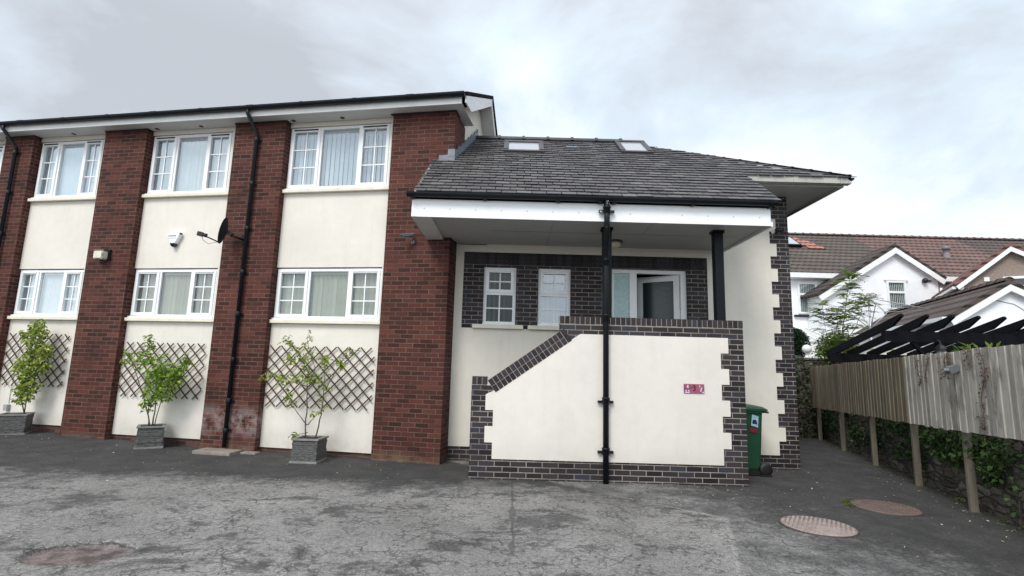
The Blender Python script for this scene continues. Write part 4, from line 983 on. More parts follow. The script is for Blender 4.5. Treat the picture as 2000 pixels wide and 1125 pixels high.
bm = BM(); loft(bm, [(.07, 3.62, 4.03, 8.14, 8.60), (.12, 3.58, 4.04, 8.12, 8.62), (.95, 3.48, 4.08, 8.08, 8.66), (.955, 3.46, 4.10, 8.06, 8.68), (.99, 3.46, 4.10, 8.06, 8.68)]); part('body', bm, M_bin, t)
bm = BM(); loft(bm, [(.992, 3.44, 4.13, 8.04, 8.70), (1.02, 3.44, 4.13, 8.04, 8.70), (1.045, 3.47, 4.09, 8.07, 8.67), (1.065, 3.58, 4.0, 8.15, 8.6)]); box(bm, 4.128, 4.165, 8.1, 8.64, .985, 1.012, bev=.006); lid = part('lid', bm, M_bin, t)
bm = BM(); tube(bm, [(4.155, 8.08, .965), (4.155, 8.66, .965)], .016, 10); part('handle', bm, M_bin, t)
for yy in (8.10, 8.60):
    bm = BM(); lathe(bm, [(.03, yy - .026), (.095, yy - .026), (.10, yy - .018), (.10, yy + .018), (.095, yy + .026), (.03, yy + .026)], (4.09, 0, .10), 22, axis='y'); part('wheel', bm, M_dark, t)
bm = BM(); box(bm, 3.64, 4.02, 8.09, 8.124, .02, .075); box(bm, 4.0, 4.16, 8.05, 8.07, .0, .03); part('foot', bm, M_dark, t)
bm = BM(); yb = lambda z: 8.0925 - (z - .5) * .048
def sticker(m_, poly, e):
    b_ = BM(); vs_ = [b_.verts.new((x, yb(z) - e, z)) for x, z in poly]; b_.faces.new(vs_); part('sticker', b_, m_, t)
bm.free()
sticker(plain('pale_blue_print', (.28, .45, .55), .6, var=.4, scale=30), [(3.88, .76), (3.99, .73), (4.0, .90), (3.90, .93)], .006)
sticker(plain('dark_print', (.015, .015, .05), .5), [(3.90, .79), (3.98, .78), (3.96, .85), (3.91, .85)], .008)
sticker(plain('red_print', (.16, .012, .025), .6), [(3.86, .66), (3.97, .65), (3.98, .72), (3.87, .74)], .006)

# manhole covers
def cover(cx, cy, r, label, c, rot, chunky):
    F = fr(cx, cy, R(rot)); t = T('manhole_cover', label, 'manhole cover', F, (0, 0, .002), 'round manhole covers in the tarmac')
    g = .016 * mnoise.noise(Vector((cx * .5, cy * .5, 0)))
    M_ = plain('rusty_iron', c, .7, var=.3, scale=9, bmp=.4)
    bm = BM(); z = .014; lathe(bm, [(r * .985, z - .03), (r * .985, z), (.001, z)], (0, 0, 0), 48)
    part('lid', bm, M_, t)
    bm = BM(); st = .042 if chunky else .03; x = -r * .9
    while x < r * .9:
        L = math.sqrt(max(0, (r * .93) ** 2 - x * x)); y = -L
        while y < L - .02:
            y2 = min(L, y + (.16 if chunky else .045)); box(bm, x - st * .30, x + st * .30, y, y2 - .012, z + .0005, z + (.007 if chunky else .004)); y = y2
        x += st
    part('tread_ribs', bm, M_, t)
    bm = BM(); lathe(bm, [(r * .99, z - .03), (r * .99, z - .002), (r * 1.035, z - .002), (r * 1.035, z - .03)], (0, 0, 0), 48); part('rim', bm, plain('dark_iron', (.05, .04, .037), .7), t)
cover(3.26, 5.69, .355, 'pale ribbed round manhole cover, the nearer of the two', (.29, .235, .215), -32, True)
cover(4.58, 6.54, .355, 'dull brown round manhole cover with moss on its rim, nearer the fence', (.16, .112, .10), 10, False)
bm = BM(); rnd = random.Random(21)
for _ in range(260):
    a = rnd.gauss(2.75, .28); r_ = rnd.gauss(.40, .03); leaf(bm, (4.58 + math.cos(a) * r_, 6.54 + math.sin(a) * r_, rnd.uniform(.003, .012)), rnd.uniform(.012, .04), rnd, droop=-.5, wide=.35)
solo('moss_tuft', bm, leaf_mat('moss_green', [(0, (.05, .07, .012)), (.6, (.11, .12, .03)), (1, (.2, .19, .06))]), 'tuft of moss and weeds on the rim of the brown manhole cover', 'moss', kind='stuff')
bm = BM(); rnd = random.Random(31)
def litter(x, y, s): 
    z = gz(x) + .012 * mnoise.noise(Vector((x * .5, y * .5, 0))) + .004
    if y > 6 and x > -1.5: z = min(z, .004)
    a = rnd.uniform(0, 6.28); d = Vector((math.cos(a), math.sin(a), 0)) * s; e = Vector((-d.y, d.x, 0)) * rnd.uniform(.3, .6); p = Vector((x, y, z))
    vs_ = [bm.verts.new(p + q + Vector((0, 0, rnd.uniform(.001, .012)))) for q in (-d, e, d, -e)]; bm.faces.new(vs_)
for _ in range(90):
    u = rnd.uniform(-9, -1.3); v = -abs(rnd.gauss(0, .9)) - .35; q = FM @ Vector((u, v, 0)); litter(q.x, q.y, rnd.uniform(.005, .016))
for _ in range(110): litter(rnd.uniform(2.2, 5.6), rnd.uniform(5.2, 9.0), rnd.uniform(.005, .016))
for _ in range(50): litter(rnd.uniform(-3, 5), rnd.uniform(4.2, 7.2), rnd.uniform(.003, .009))
for _ in range(60):
    s_ = rnd.uniform(-1.5, 3); q = FF @ Vector((s_, abs(rnd.gauss(0, .25)) + .05, 0)); litter(q.x, q.y, rnd.uniform(.008, .022))
solo('fallen_litter', bm, leaf_mat('dry_leaf', [(0, (.20, .13, .05)), (.4, (.42, .36, .22)), (.75, (.65, .62, .55)), (1, (.75, .74, .70))], .1), 'scattered pale dead leaves and petals on the tarmac', 'litter', kind='stuff')

# ------------------------------------------------------------------ fence, rubble wall and ivy on the right
def stone_mat():
    m, t, b = mat('rubble_stone', .9); v = mapping(t, oc(t), scale=(1, 1, 2.3))
    wv = t.nodes.new('ShaderNodeVectorMath'); wv.operation = 'ADD'; cn = t.nodes.new('ShaderNodeTexNoise'); cn.inputs['Scale'].default_value = 6
    t.links.new(v, cn.inputs['Vector']); sc_ = t.nodes.new('ShaderNodeVectorMath'); sc_.operation = 'SCALE'; sc_.inputs['Scale'].default_value = .16
    t.links.new(cn.outputs['Color'], sc_.inputs[0]); t.links.new(v, wv.inputs[0]); t.links.new(sc_.outputs[0], wv.inputs[1])
    vo = t.nodes.new('ShaderNodeTexVoronoi'); vo.inputs['Scale'].default_value = 4.2; t.links.new(wv.outputs[0], vo.inputs['Vector'])
    ve = t.nodes.new('ShaderNodeTexVoronoi'); ve.feature = 'DISTANCE_TO_EDGE'; ve.inputs['Scale'].default_value = 4.2; t.links.new(wv.outputs[0], ve.inputs['Vector'])
    sx = t.nodes.new('ShaderNodeSeparateXYZ'); t.links.new(vo.outputs['Color'], sx.inputs[0])
    c = ramp(t, [(.1, (.055, .046, .036)), (.45, (.095, .080, .062)), (.8, (.145, .125, .10)), (1, (.20, .18, .15))], sx.outputs[0])
    c = mixc(t, 1, c, ramp(t, [(.3, .6), (.7, 1.35)], noise(t, v, 14, 6, .7)), 'MULTIPLY')
    c = mixc(t, ramp(t, [(.02, 1), (.10, 0)], ve.outputs['Distance']), c, (.05, .043, .036))
    c = mixc(t, ramp(t, [(.52, 0), (.66, .7)], noise(t, v, 2.6, 5, .7)), c, (.045, .055, .018))
    t.links.new(c, b.inputs['Base Color']); h = mth(t, 'ADD', ramp(t, [(0, 0), (.2, 1)], ve.outputs['Distance']), mth(t, 'MULTIPLY', noise(t, v, 20, 4), .6))
    bump(t, b, h, .9, .04); return m
M_stone = stone_mat()
bm = BM(); nx_, nz_ = 120, 10; V = []
for i in range(nx_ + 1):
    row = []
    for j in range(nz_ + 1):
        x = -5 + 13.5 * i / nx_; z = -.1 + 1.22 * j / nz_
        row.append(bm.verts.new((x, -.16 + .05 * mnoise.noise(Vector((x * 3, z * 5, 1))) - .03 * z, z)))
    V.append(row)
for i in range(nx_):
    for j in range(nz_): bm.faces.new((V[i][j], V[i + 1][j], V[i + 1][j + 1], V[i][j + 1]))
ext = [bm.verts.new((x, -.45, z)) for x, z in ((-5, -.1), (8.5, -.1), (8.5, 1.12), (-5, 1.12))]
bm.faces.new([ext[3], ext[2]] + [V[i][nz_] for i in range(nx_, -1, -1)]); bm.faces.new(ext)
solo('rubble_wall', bm, M_stone, 'low dark rubble stone wall under the timber fence', 'wall', FF, (0, -.2, 0), smooth=True)

FE = T('timber_fence', 'weathered vertical board fence on short posts above the stone wall', 'fence', FF, (1.5, .02, 0))
def board_mat(name, pts, dirt):
    m, t, b = mat(name, .85); g = t.nodes.new('ShaderNodeNewGeometry'); v = oc(t)
    c = ramp(t, pts, g.outputs['Random Per Island'])
    c = mixc(t, 1, c, ramp(t, [(.28, .62), (.5, 1), (.75, 1.2)], noise(t, mapping(t, v, scale=(5, 5, .8)), 3.0, 7, .72)), 'MULTIPLY')
    c = mixc(t, mth(t, 'MULTIPLY', ramp(t, [(.52, 0), (.70, 1)], noise(t, mapping(t, v, scale=(2.2, 2.2, .8)), 1.7, 6, .75)), dirt), c, (.075, .068, .055))
    t.links.new(c, b.inputs['Base Color']); bump(t, b, noise(t, mapping(t, v, scale=(12, 12, .6)), 9, 4, .7), .5, .006); return m
M_fnew = board_mat('silvered_boards', [(0, (.22, .205, .18)), (.5, (.36, .34, .30)), (1, (.50, .47, .415))], .95)
M_fold = board_mat('brown_boards', [(0, (.11, .090, .058)), (.5, (.175, .145, .098)), (1, (.24, .20, .14))], .7)
POSTS = [-4.4, -2.9, -1.45, .012, 1.455, 3.14, 4.90, 6.66]
def zb(s): return .962 - .027 * (s + 1)
def ztp(s): return 1.94 - .0235 * (s + 1.2)
rnd = random.Random(77)
for a, b in zip(POSTS, POSTS[1:] + [7.0]):
    bm = BM(); s = a - .02 if a != POSTS[0] else a
    a0, b0 = a + .002, b - .002; s = a0
    while s < b0 - .02:
        w_ = min(rnd.uniform(.115, .165), b0 - s); y0, y1 = .045 + rnd.uniform(-.002, .003), .068 + rnd.uniform(0, .004)
        e, f_ = rnd.uniform(-.012, .012), rnd.uniform(-.008, .008)
        vs_ = [bm.verts.new(p) for p in ((s, y0, zb(s) + e), (s + w_ * .97, y0, zb(s + w_) + e), (s + w_ * .97, y0, ztp(s + w_) + f_), (s, y0, ztp(s) + f_),
               (s, y1 + .006, zb(s) + e), (s + w_ * .97, y1 - .006, zb(s + w_) + e), (s + w_ * .97, y1 - .006, ztp(s + w_) + f_), (s, y1 + .006, ztp(s) + f_))]
        for i in ((0, 1, 2, 3), (7, 6, 5, 4), (0, 4, 5, 1), (1, 5, 6, 2), (2, 6, 7, 3), (3, 7, 4, 0)): bm.faces.new([vs_[k] for k in i])
        s += w_
    old = a > 1.3
    part('board_panel', bm, M_fold if old else M_fnew, FE, label='brown stained stretch of boards' if old else 'silver-grey weathered stretch of boards')
    bm = BM()
    for zz in (.22, .72):
        z_a, z_b = zb(a) + zz, zb(b) + zz; bar(bm, (a + .051, .02, z_a), (b - .051, .02, z_b), .045, .09)
    part('rail', bm, M_fold, FE)
M_post = board_mat('post_timber', [(0, (.11, .092, .064)), (1, (.19, .165, .125))], .85)
for s in POSTS:
    bm = BM(); box(bm, s - .030, s + .030, -.040, .042, -.05, ztp(s) - .08, bev=.006); part('post', bm, M_post, FE)
t = T('flood_light', 'small grey lamp fixed near the top of the silvered fence boards', 'lamp', FF, (-.10, .075, 1.69))
bm = BM(); box(bm, -.155, -.045, .075, .10, 1.66, 1.74, bev=.006); part('base', bm, plain('lamp_grey', (.16, .17, .18), .4), t)
bm = BM(); prism(bm, [(.101, 1.655), (.17, 1.635), (.185, 1.67), (.185, 1.71), (.101, 1.745)], -.165, -.035, 'x'); part('head', bm, plain('lamp_slate_grey', (.12, .13, .14), .4), t)
bm = BM(); box(bm, -.155, -.045, .186, .19, 1.668, 1.70); part('lens', bm, plain('lamp_lens', (.42, .45, .47), .15), t)
# dead ivy stems clinging to the boards
def vine(s, z, L, seed, label, spread=.14, nl=70):
    rnd = random.Random(seed); bm = BM()
    p = Vector((s, .082, z)); pts = [p.copy()]
    while p.z > z - L:
        p = p + Vector((rnd.uniform(-.035, .035), 0, -rnd.uniform(.03, .06))); pts.append(p.copy())
        if rnd.random() < .6:
            q = p.copy(); b_ = [q.copy()]
            for _ in range(rnd.randint(2, 4)): q = q + Vector((rnd.uniform(-spread, spread) * .5, rnd.uniform(-.001, .004), rnd.uniform(-.05, .03))); b_.append(q.copy())
            tube(bm, b_, .0028, 4)
    tube(bm, pts, .0045, 5); bl = BM()
    for _ in range(nl):
        q = rnd.choice(pts); leaf(bl, q + Vector((rnd.uniform(-spread, spread) * .55, rnd.uniform(.0, .012), rnd.uniform(-.05, .05))), rnd.uniform(.015, .045), rnd, wide=.55)
    t = T('dead_ivy', label, 'dead ivy', FF, (s, .08, z), 'dead brown ivy on the fence')
    part('stem', bm, M_bark, t); part('withered_leaves', bl, M_withered, t)
M_withered = leaf_mat('withered_leaf', [(0, (.055, .028, .018)), (.5, (.12, .055, .032)), (1, (.20, .11, .07))], .1)
vine(-.62, 1.92, .88, 3, 'long strand of dead brown ivy reaching down most of the fence', .15, 90)
vine(.16, 1.88, .26, 5, 'short tangle of reddish dead ivy left of the fence lamp', .26, 80)
vine(.62, 1.86, .30, 6, 'thin wisp of dead ivy on the silvered boards near the brown stretch', .12, 34)
vine(1.02, 1.86, .40, 7, 'straggly dead ivy where the silvered boards begin', .13, 36)
vine(-.33, 1.92, .16, 9, 'tiny tuft of dead ivy at the top edge right of the fence lamp', .10, 22)

M_ivy = leaf_mat('dark_ivy_leaf', [(0, (.012, .026, .010)), (.5, (.026, .052, .016)), (.85, (.05, .095, .026)), (1, (.10, .16, .05))], .12)
M_ivy2 = leaf_mat('bright_ivy_leaf', [(0, (.016, .032, .010)), (.55, (.032, .062, .018)), (1, (.10, .17, .045))], .2)
def ivy(s0, s1, zlo, zhi, n, label, m, seed, size=.055, thick=.14, y0=-.12, name='ivy', clumps=None, front=False):
    rnd = random.Random(seed); bl = BM(); bm = BM()
    cs = clumps or [(rnd.uniform(s0, s1), rnd.uniform(zlo, zhi), rnd.uniform(.10, .26)) for _ in range(max(4, int((s1 - s0) * 7)))]
    for _ in range(n):
        cx, cz, r = rnd.choice(cs); a, q = rnd.uniform(0, 6.28), math.sqrt(rnd.random()) * r
        x, z = cx + math.cos(a) * q * 1.3, cz + math.sin(a) * q
        if z < .02: continue
        leaf(bl, (x, y0 + rnd.random() ** 1.5 * thick * (1 - (q / r) * .6), z), size * rnd.uniform(.5, 1.25), rnd, droop=.6, wide=.8)
    for cx, cz, r in cs[:14]: tube(bm, [(cx, y0 + .02, max(.0, cz - r * 1.2)), (cx + rnd.uniform(-.05, .05), y0 + .03, cz), (cx + rnd.uniform(-.1, .1), y0 + .03, cz + r * .8)], .006, 5)
    t = T(name, label, 'ivy', FF, (s0, y0, zlo)); part('stem', bm, M_bark, t); part('foliage', bl, m, t)
ivy(-.8, 1.2, .5, .85, 1500, 'thick ivy spilling over the stone wall around the nearest visible post', M_ivy2, 4, .062, .24, -.13,
    clumps=[(-.15, .72, .20), (-.35, .62, .18), (-.5, .78, .15), (.05, .80, .12), (.35, .78, .16), (.65, .74, .20), (.9, .80, .15), (1.15, .75, .15), (.55, .58, .14), (.2, .66, .12), (-.25, .48, .10), (.85, .60, .12)])
ivy(1.6, 6.6, .3, .85, 1900, 'dark ivy in the gloom under the brown stretch of fence', M_ivy, 5, .06, .12, -.14)
ivy(-4.5, -.7, .1, .8, 500, 'patchy ivy low on the stone wall beside the viewer', M_ivy, 8, .055, .12, -.12)
bm = BM(); rnd = random.Random(41)
for _ in range(420):
    s_ = rnd.uniform(-3.5, 6.5); leaf(bm, (s_, -.10 + rnd.random() ** 2 * .16, rnd.uniform(.0, .03)), rnd.uniform(.02, .055), rnd, droop=-.6, wide=.4)
solo('weeds', bm, leaf_mat('weed_green', [(0, (.04, .06, .015)), (.6, (.10, .12, .035)), (1, (.20, .18, .07))], .2), 'weeds and moss along the foot of the stone wall', 'weeds', FF, kind='stuff')

# ivy-clad end wall of the path with a globe lamp
EW = solo('end_wall', None or (lambda b_: (box(b_, 5.4, 8.6, 13.25, 13.5, -.1, 1.93), box(b_, 5.38, 8.62, 13.22, 13.53, 1.932, 1.98), b_)[-1])(BM()), M_stone, 'dark stone wall closing the far end of the path', 'wall', FW, (7, 13.35, 0))
def bush(name, label, c, rx, ry, rz, n, m, size, seed, trunk=True, cat='bush', droop=.3, wide=.5, base=0, shell=.55, group=None, lumps=9):
    rnd = random.Random(seed); bl = BM(); L = [(Vector(c), 1.0)]
    for _ in range(lumps):
        a, e = rnd.uniform(0, 6.28), rnd.uniform(-.6, 1.2); L.append((Vector(c) + Vector((math.cos(a) * math.cos(e) * rx, math.sin(a) * math.cos(e) * ry, math.sin(e) * rz)) * .55, rnd.uniform(.4, .6)))
    for k in range(n):
        q, f = L[k % len(L)]
        while True:
            d = Vector((rnd.uniform(-1, 1), rnd.uniform(-1, 1), rnd.uniform(-1, 1)))
            if shell < d.length < 1: break
        p = q + Vector((d.x * rx, d.y * ry, d.z * rz)) * f
        if p.z > base: leaf(bl, p, size * rnd.uniform(.6, 1.3), rnd, droop, wide)
    t = T(name, label, cat, FW, (c[0], c[1], base), group); part('foliage', bl, m, t)
    bm = BM(); tube(bm, [(c[0], c[1], base), (c[0] + .03, c[1], c[2] - rz * .3), (c[0], c[1], c[2] + rz * .4)], [.05, .035, .012], 7)
    for k in range(7):
        a = k * .9; tube(bm, [(c[0], c[1], c[2] - rz * .5), (c[0] + math.cos(a) * rx * .6, c[1] + math.sin(a) * ry * .6, c[2] + rz * .3 * math.sin(k))], [.015, .006], 5)
    part('trunk', bm, M_bark, t)
rnd = random.Random(19); bl = BM()
for _ in range(1500): leaf(bl, (rnd.uniform(5.6, 8.4), 13.24 - rnd.random() ** 2 * .28, rnd.uniform(.05, 1.95)), rnd.uniform(.05, .10), rnd, droop=.6, wide=.75)
t = T('wall_ivy', 'dark glossy ivy covering the end wall of the path', 'ivy', FW, (7, 13.2, 0)); part('foliage', bl, M_ivy, t)
bm = BM()
for k in range(12): x = 5.7 + k * .24; tube(bm, [(x, 13.235, .0), (x + .05, 13.235, .9), (x - .04, 13.235, 1.8)], .01, 5)
part('stem', bm, M_bark, t)
t = T('globe_lamp', 'white globe lamp on top of the end wall', 'lamp', FW, (7.64, 13.37, 1.98))
bm = BM(); sphere(bm, (7.64, 13.37, 2.21), .115); part('globe', bm, plain('opal_glass', (.80, .81, .82), .25, var=.02), t)
bm = BM(); lathe(bm, [(.055, 1.981), (.055, 2.0), (.03, 2.02), (.03, 2.07), (.05, 2.10), (.05, 2.115)], (7.64, 13.37, 0), 16); part('stem', bm, M_wtrim, t)
M_conif = leaf_mat('dark_conifer', [(0, (.008, .022, .010)), (.6, (.016, .040, .016)), (1, (.035, .07, .025))], .05)
bush('clipped_conifer', 'dark dense clipped conifer behind the globe lamp', (7.72, 14.2, 2.36), .42, .42, .52, 6000, M_conif, .085, 3, wide=.3, shell=.75, lumps=14)
M_lime = leaf_mat('lime_leaf', [(0, (.045, .09, .016)), (.4, (.10, .17, .03)), (.75, (.19, .28, .045)), (1, (.34, .40, .09))], .3)
bush('lime_bush', 'bright yellow-green bush beside the pergola', (8.62, 13.6, 2.30), .55, .4, .46, 1500, M_lime, .085, 11, shell=.3)
bush('lime_bush', 'lower mid-green bush just above the far end of the fence', (8.15, 13.3, 2.02), .42, .3, .35, 750, M_lime, .075, 12, shell=.3)
def sapling():
    rnd = random.Random(23); bm = BM(); bl = BM()
    t = T('ash_sapling', 'tall airy sapling with feathery leaves above the fence', 'tree', FW, (8.2, 13.1, 0))
    stems = [[(8.2, 13.1, 0), (8.25, 13.1, 1.8), (8.42, 13.1, 2.7), (8.58, 13.1, 3.5), (8.72, 13.1, 4.12)], [(8.2, 13.1, .2), (8.12, 13.15, 1.9), (8.0, 13.1, 2.7), (7.95, 13.1, 3.35)], [(8.24, 13.1, 1.5), (8.55, 13.05, 2.5), (8.9, 13.05, 3.1), (9.0, 13.0, 3.6)], [(8.2, 13.1, 1.7), (8.2, 13.0, 2.6), (8.28, 13.0, 3.2)]]
    for k, s in enumerate(stems):
        P = [Vector(p) for p in s]; Q = []
        for a, b in zip(P, P[1:]):
            for j in range(5): Q.append(a.lerp(b, j / 5) + Vector((rnd.uniform(-.015, .015), rnd.uniform(-.02, .02), 0)))
        Q.append(P[-1]); tube(bm, Q, [max(.004, (.022 if k == 0 else .013) * (1 - i / len(Q))) for i in range(len(Q))], 6)
        for i, q in enumerate(Q):
            if q.z < 2.15: continue
            for _ in range(5 if i < len(Q) - 4 else 9):          # one pinnate leaf
                a = rnd.uniform(0, 6.28); d = Vector((math.cos(a), math.sin(a) * .7, rnd.uniform(-.1, .55))).normalized(); L = rnd.uniform(.20, .42); prev = q
                for w in range(1, 8):
                    p = q + d * L * w / 7 - Vector((0, 0, .10 * (w / 7) ** 2)); s_ = d.cross(Vector((0, 0, 1))).normalized()
                    for sg in (-1, 1):
                        ld = (s_ * sg + d * .5 + Vector((0, 0, rnd.uniform(-.4, .1)))).normalized(); l = rnd.uniform(.075, .115); wv = d * .020
                        vs_ = [bl.verts.new(x) for x in (p, p + ld * l * .5 + wv, p + ld * l, p + ld * l * .5 - wv)]; bl.faces.new(vs_)
                tube(bm, [q, q + d * L * .5 - Vector((0, 0, .025)), q + d * L - Vector((0, 0, .10))], .0025, 4)
    part('trunk', bm, M_bark, t); part('crown', bl, M_lime, t)
sapling()
def tuft(x, y, z, n, label, seed):
    rnd = random.Random(seed); bl = BM()
    for _ in range(n):
        a = rnd.uniform(0, 6.28); d = Vector((math.cos(a) * .6, math.sin(a) * .4, rnd.uniform(.2, 1))).normalized(); L = rnd.uniform(.13, .24); p = Vector((x + rnd.uniform(-.28, .28), y + rnd.uniform(-.1, .1), z + rnd.uniform(-.14, .0)))
        s_ = d.cross(Vector((0, 0, 1))).normalized() * .022; dr = Vector((0, 0, -.05)); A = [bl.verts.new(q) for q in (p, p + d * L * .45 + s_, p + d * L + dr, p + d * L * .45 - s_)]; bl.faces.new(A)
    t = T('lily_leaves', label, 'plant', FW, (x, y, 0), 'leafy shoots showing over the fence'); part('foliage', bl, M_lime, t)
    bm = BM()
    for k in range(5): tube(bm, [(x - .2 + k * .1, y, 0), (x - .22 + k * .11, y, z)], .01, 5)
    part('stem', bm, M_bark, t)
tuft(7.10, 7.85, 2.03, 34, 'wide clump of lance-shaped green shoots peeping over the fence under the pergola', 3)
tuft(7.85, 7.75, 2.06, 18, 'small clump of lance-shaped green shoots over the fence at the right edge', 4)

# ------------------------------------------------------------------ pergola with a hanging lantern
M_perg = plain('black_stained_timber', (.007, .007, .009),   .7, var=.3, scale=8, spec=.08)
PG = T('pergola', 'black lean-to pergola with sloping rafters behind the fence', 'pergola', FW, (9.5, 11.2, 0))
for k in range(11):
    x = 7.57 + .5 * k; a, b = Vector((x, 9.95, 2.70)), Vector((x + .30, 12.75, 2.09)); d = (b - a).normalized()
    bm = BM(); pr = [(9.95, 2.79), (12.9, 2.15), (12.9, 1.99), (10.24, 2.565), (9.92, 2.745)]
    vsa = [bm.verts.new((x + (y - 9.95) * .107 - .028, y, z)) for y, z in pr]; vsb = [bm.verts.new((v.co.x + .056, v.co.y, v.co.z)) for v in vsa]
    for i in range(5): bm.faces.new((vsa[i], vsa[(i + 1) % 5], vsb[(i + 1) % 5], vsb[i]))
    bm.faces.new(vsa); bm.faces.new(vsb); part('rafter', bm, M_perg, PG)
for y, z, x0, x1 in ((10.40, 2.465, 7.50, 12.9), (12.35, 2.06, 7.62, 13.1)):
    bm = BM(); box(bm, x0, x1, y - .05, y + .05, z - .19, z + .02); part('beam', bm, M_perg, PG)
for x, y, z in ((8.62, 12.35, 1.885), (8.62, 10.40, 2.29), (11.0, 10.4, 2.29), (11.0, 12.35, 1.885)):
    bm = BM(); box(bm, x - .05, x + .05, y - .05, y + .05, 0, z); part('post', bm, M_perg, PG)
for sx in (1, -1):
    bm = BM(); bar(bm, (8.62 + sx * .05, 10.40, 1.72), (8.62 + sx * .55, 10.40, 2.285), .05, .07); part('brace', bm, M_perg, PG)
t = T('lantern', 'black four-sided lantern hanging under the front beam of the pergola', 'lantern', FW, (8.52, 10.25, 1.95))
bm = BM()
def sq(bm, secs, c):
    L = [[bm.verts.new((c[0] + r * math.cos(R(45 + 60 * k)), c[1] + r * math.sin(R(45 + 60 * k)), z)) for k in range(6)] for r, z in secs]
    for A, B_ in zip(L, L[1:]):
        for k in range(6): bm.faces.new((A[k], A[(k + 1) % 6], B_[(k + 1) % 6], B_[k]))
    bm.faces.new(L[0]); bm.faces.new(L[-1])
sq(bm, [(.11, 2.14), (.07, 2.20), (.02, 2.23), (.012, 2.29)], (8.52, 10.25)); part('roof', bm, M_dark, t)
bm = BM(); sq(bm, [(.055, 1.965), (.085, 2.135)], (8.52, 10.25)); part('glass', bm, glass_mat('lantern_glass', .25, (.7, .7, .68)), t)
bm = BM(); sq(bm, [(.02, 1.93), (.06, 1.95), (.06, 1.962)], (8.52, 10.25))
for k in range(6): a = R(45 + 60 * k); tube(bm, [(8.52 + .058 * math.cos(a), 10.25 + .058 * math.sin(a), 1.962), (8.52 + .088 * math.cos(a), 10.25 + .088 * math.sin(a), 2.138)], .005, 5)
tube(bm, [(8.52, 10.25, 2.28), (8.52, 10.36, 2.36)], .01, 6); part('cage', bm, M_dark, t)

# rotary clothes dryer
t = T('clothes_dryer', 'grey rotary clothes dryer standing in the garden beyond the pergola', 'clothes dryer', FW, (11.85, 17.0, 0))
M_alu = plain('dull_aluminium', (.42, .43, .45), .4, .5)
bm = BM(); tube(bm, [(11.85, 17, 0), (11.88, 17, 4.15)], .035, 10); part('pole', bm, M_alu, t)
tips = [(13.85, 16.9, 3.78), (11.1, 15.2, 3.45), (12.3, 19.2, 3.8), (9.95, 17.2, 3.45)]
for p in tips:
    bm = BM(); tube(bm, [(11.88, 17, 4.15), p], .02, 8); a_ = Vector((11.87, 17, 3.1)); tube(bm, [a_, Vector((11.88, 17, 4.15)).lerp(Vector(p), .45)], .014, 6); part('arm', bm, M_alu, t)
for f in (.5, .75, .98):
    bm = BM(); P = [Vector((11.88, 17, 4.15)).lerp(Vector(p), f) for p in (tips[0], tips[1], tips[3], tips[2], tips[0])]; tube(bm, P, .004, 4); part('line', bm, M_wtrim, t)

# ------------------------------------------------------------------ houses beyond
def tile_mat(name, c, rows=.27, dirn='z', wave=.30, ax='x', patch=None, amt=.45):
    m, t, b = mat(name, .8); v = oc(t); s = t.nodes.new('ShaderNodeSeparateXYZ'); t.links.new(v, s.inputs[0])
    f = mth(t, 'FRACT', mth(t, 'MULTIPLY', s.outputs[2], 1 / rows)); u = s.outputs[0] if ax == 'x' else s.outputs[1]
    w = mth(t, 'SINE', mth(t, 'MULTIPLY', u, 2 * math.pi / wave))
    # the lower lip of each row wavers with the roll of the tiles
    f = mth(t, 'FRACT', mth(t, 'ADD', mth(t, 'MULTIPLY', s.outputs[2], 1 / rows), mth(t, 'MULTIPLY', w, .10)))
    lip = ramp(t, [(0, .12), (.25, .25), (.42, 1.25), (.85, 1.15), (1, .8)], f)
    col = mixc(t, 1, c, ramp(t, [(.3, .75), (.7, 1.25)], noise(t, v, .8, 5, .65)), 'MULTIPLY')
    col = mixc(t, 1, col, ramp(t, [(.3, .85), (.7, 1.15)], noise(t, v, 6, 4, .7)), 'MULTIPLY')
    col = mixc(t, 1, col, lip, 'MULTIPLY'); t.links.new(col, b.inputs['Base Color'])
    bump(t, b, mth(t, 'ADD', mth(t, 'MULTIPLY', w, .5), f), .7, .06); return m
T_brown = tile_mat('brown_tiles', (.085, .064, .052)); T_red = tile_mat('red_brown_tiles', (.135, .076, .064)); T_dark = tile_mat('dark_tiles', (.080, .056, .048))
M_white = render_mat('white_render', (.86, .87, .89), .04, 3); M_dash = plain('pebble_dash', (.27, .215, .18), .95, var=.25, scale=14, bmp=.6)
def hwin(th, x0, x1, z0, z1, y, split=.68, bl=None, arch=True):
    w = .09
    bm = BM(); zs_ = z0 + (z1 - z0) * split
    cells(bm, [x0, x0 + w, x1 - w, x1], [z0, z0 + w, zs_ - .05, zs_ + .05, z1 - w, z1], lambda x, z: not (x0 + w < x < x1 - w and (z0 + w < z < zs_ - .05 or zs_ + .05 < z < z1 - w)), y - .05, y + .05)
    f = part('window', bm, M_upvc, th)
    for a, b in ((z0 + w, zs_ - .05), (zs_ + .05, z1 - w)):
        bm = BM(); quad(bm, (x0 + w, y + .01, a), (x1 - w, y + .01, a), (x1 - w, y + .01, b), (x0 + w, y + .01, b)); part('pane', bm, M_glassd, th, f)
    bm = BM(); box(bm, x0 + w, x1 - w, y + .03, y + .04, z0 + w, z1 - w); part('unlit_room_backing', bm, M_room, th, f)  # dark sheet close behind the panes imitates an unlit room
    if bl:
        bm = BM(); x = x0 + w + .03
        while x < x1 - w - .04: quad(bm, (x, y + .018, z0 + w), (x + .055, y + .026, z0 + w), (x + .055, y + .026, z1 - w), (x, y + .018, z1 - w)); x += .085
        part('blind', bm, bl, th, f)
    return f
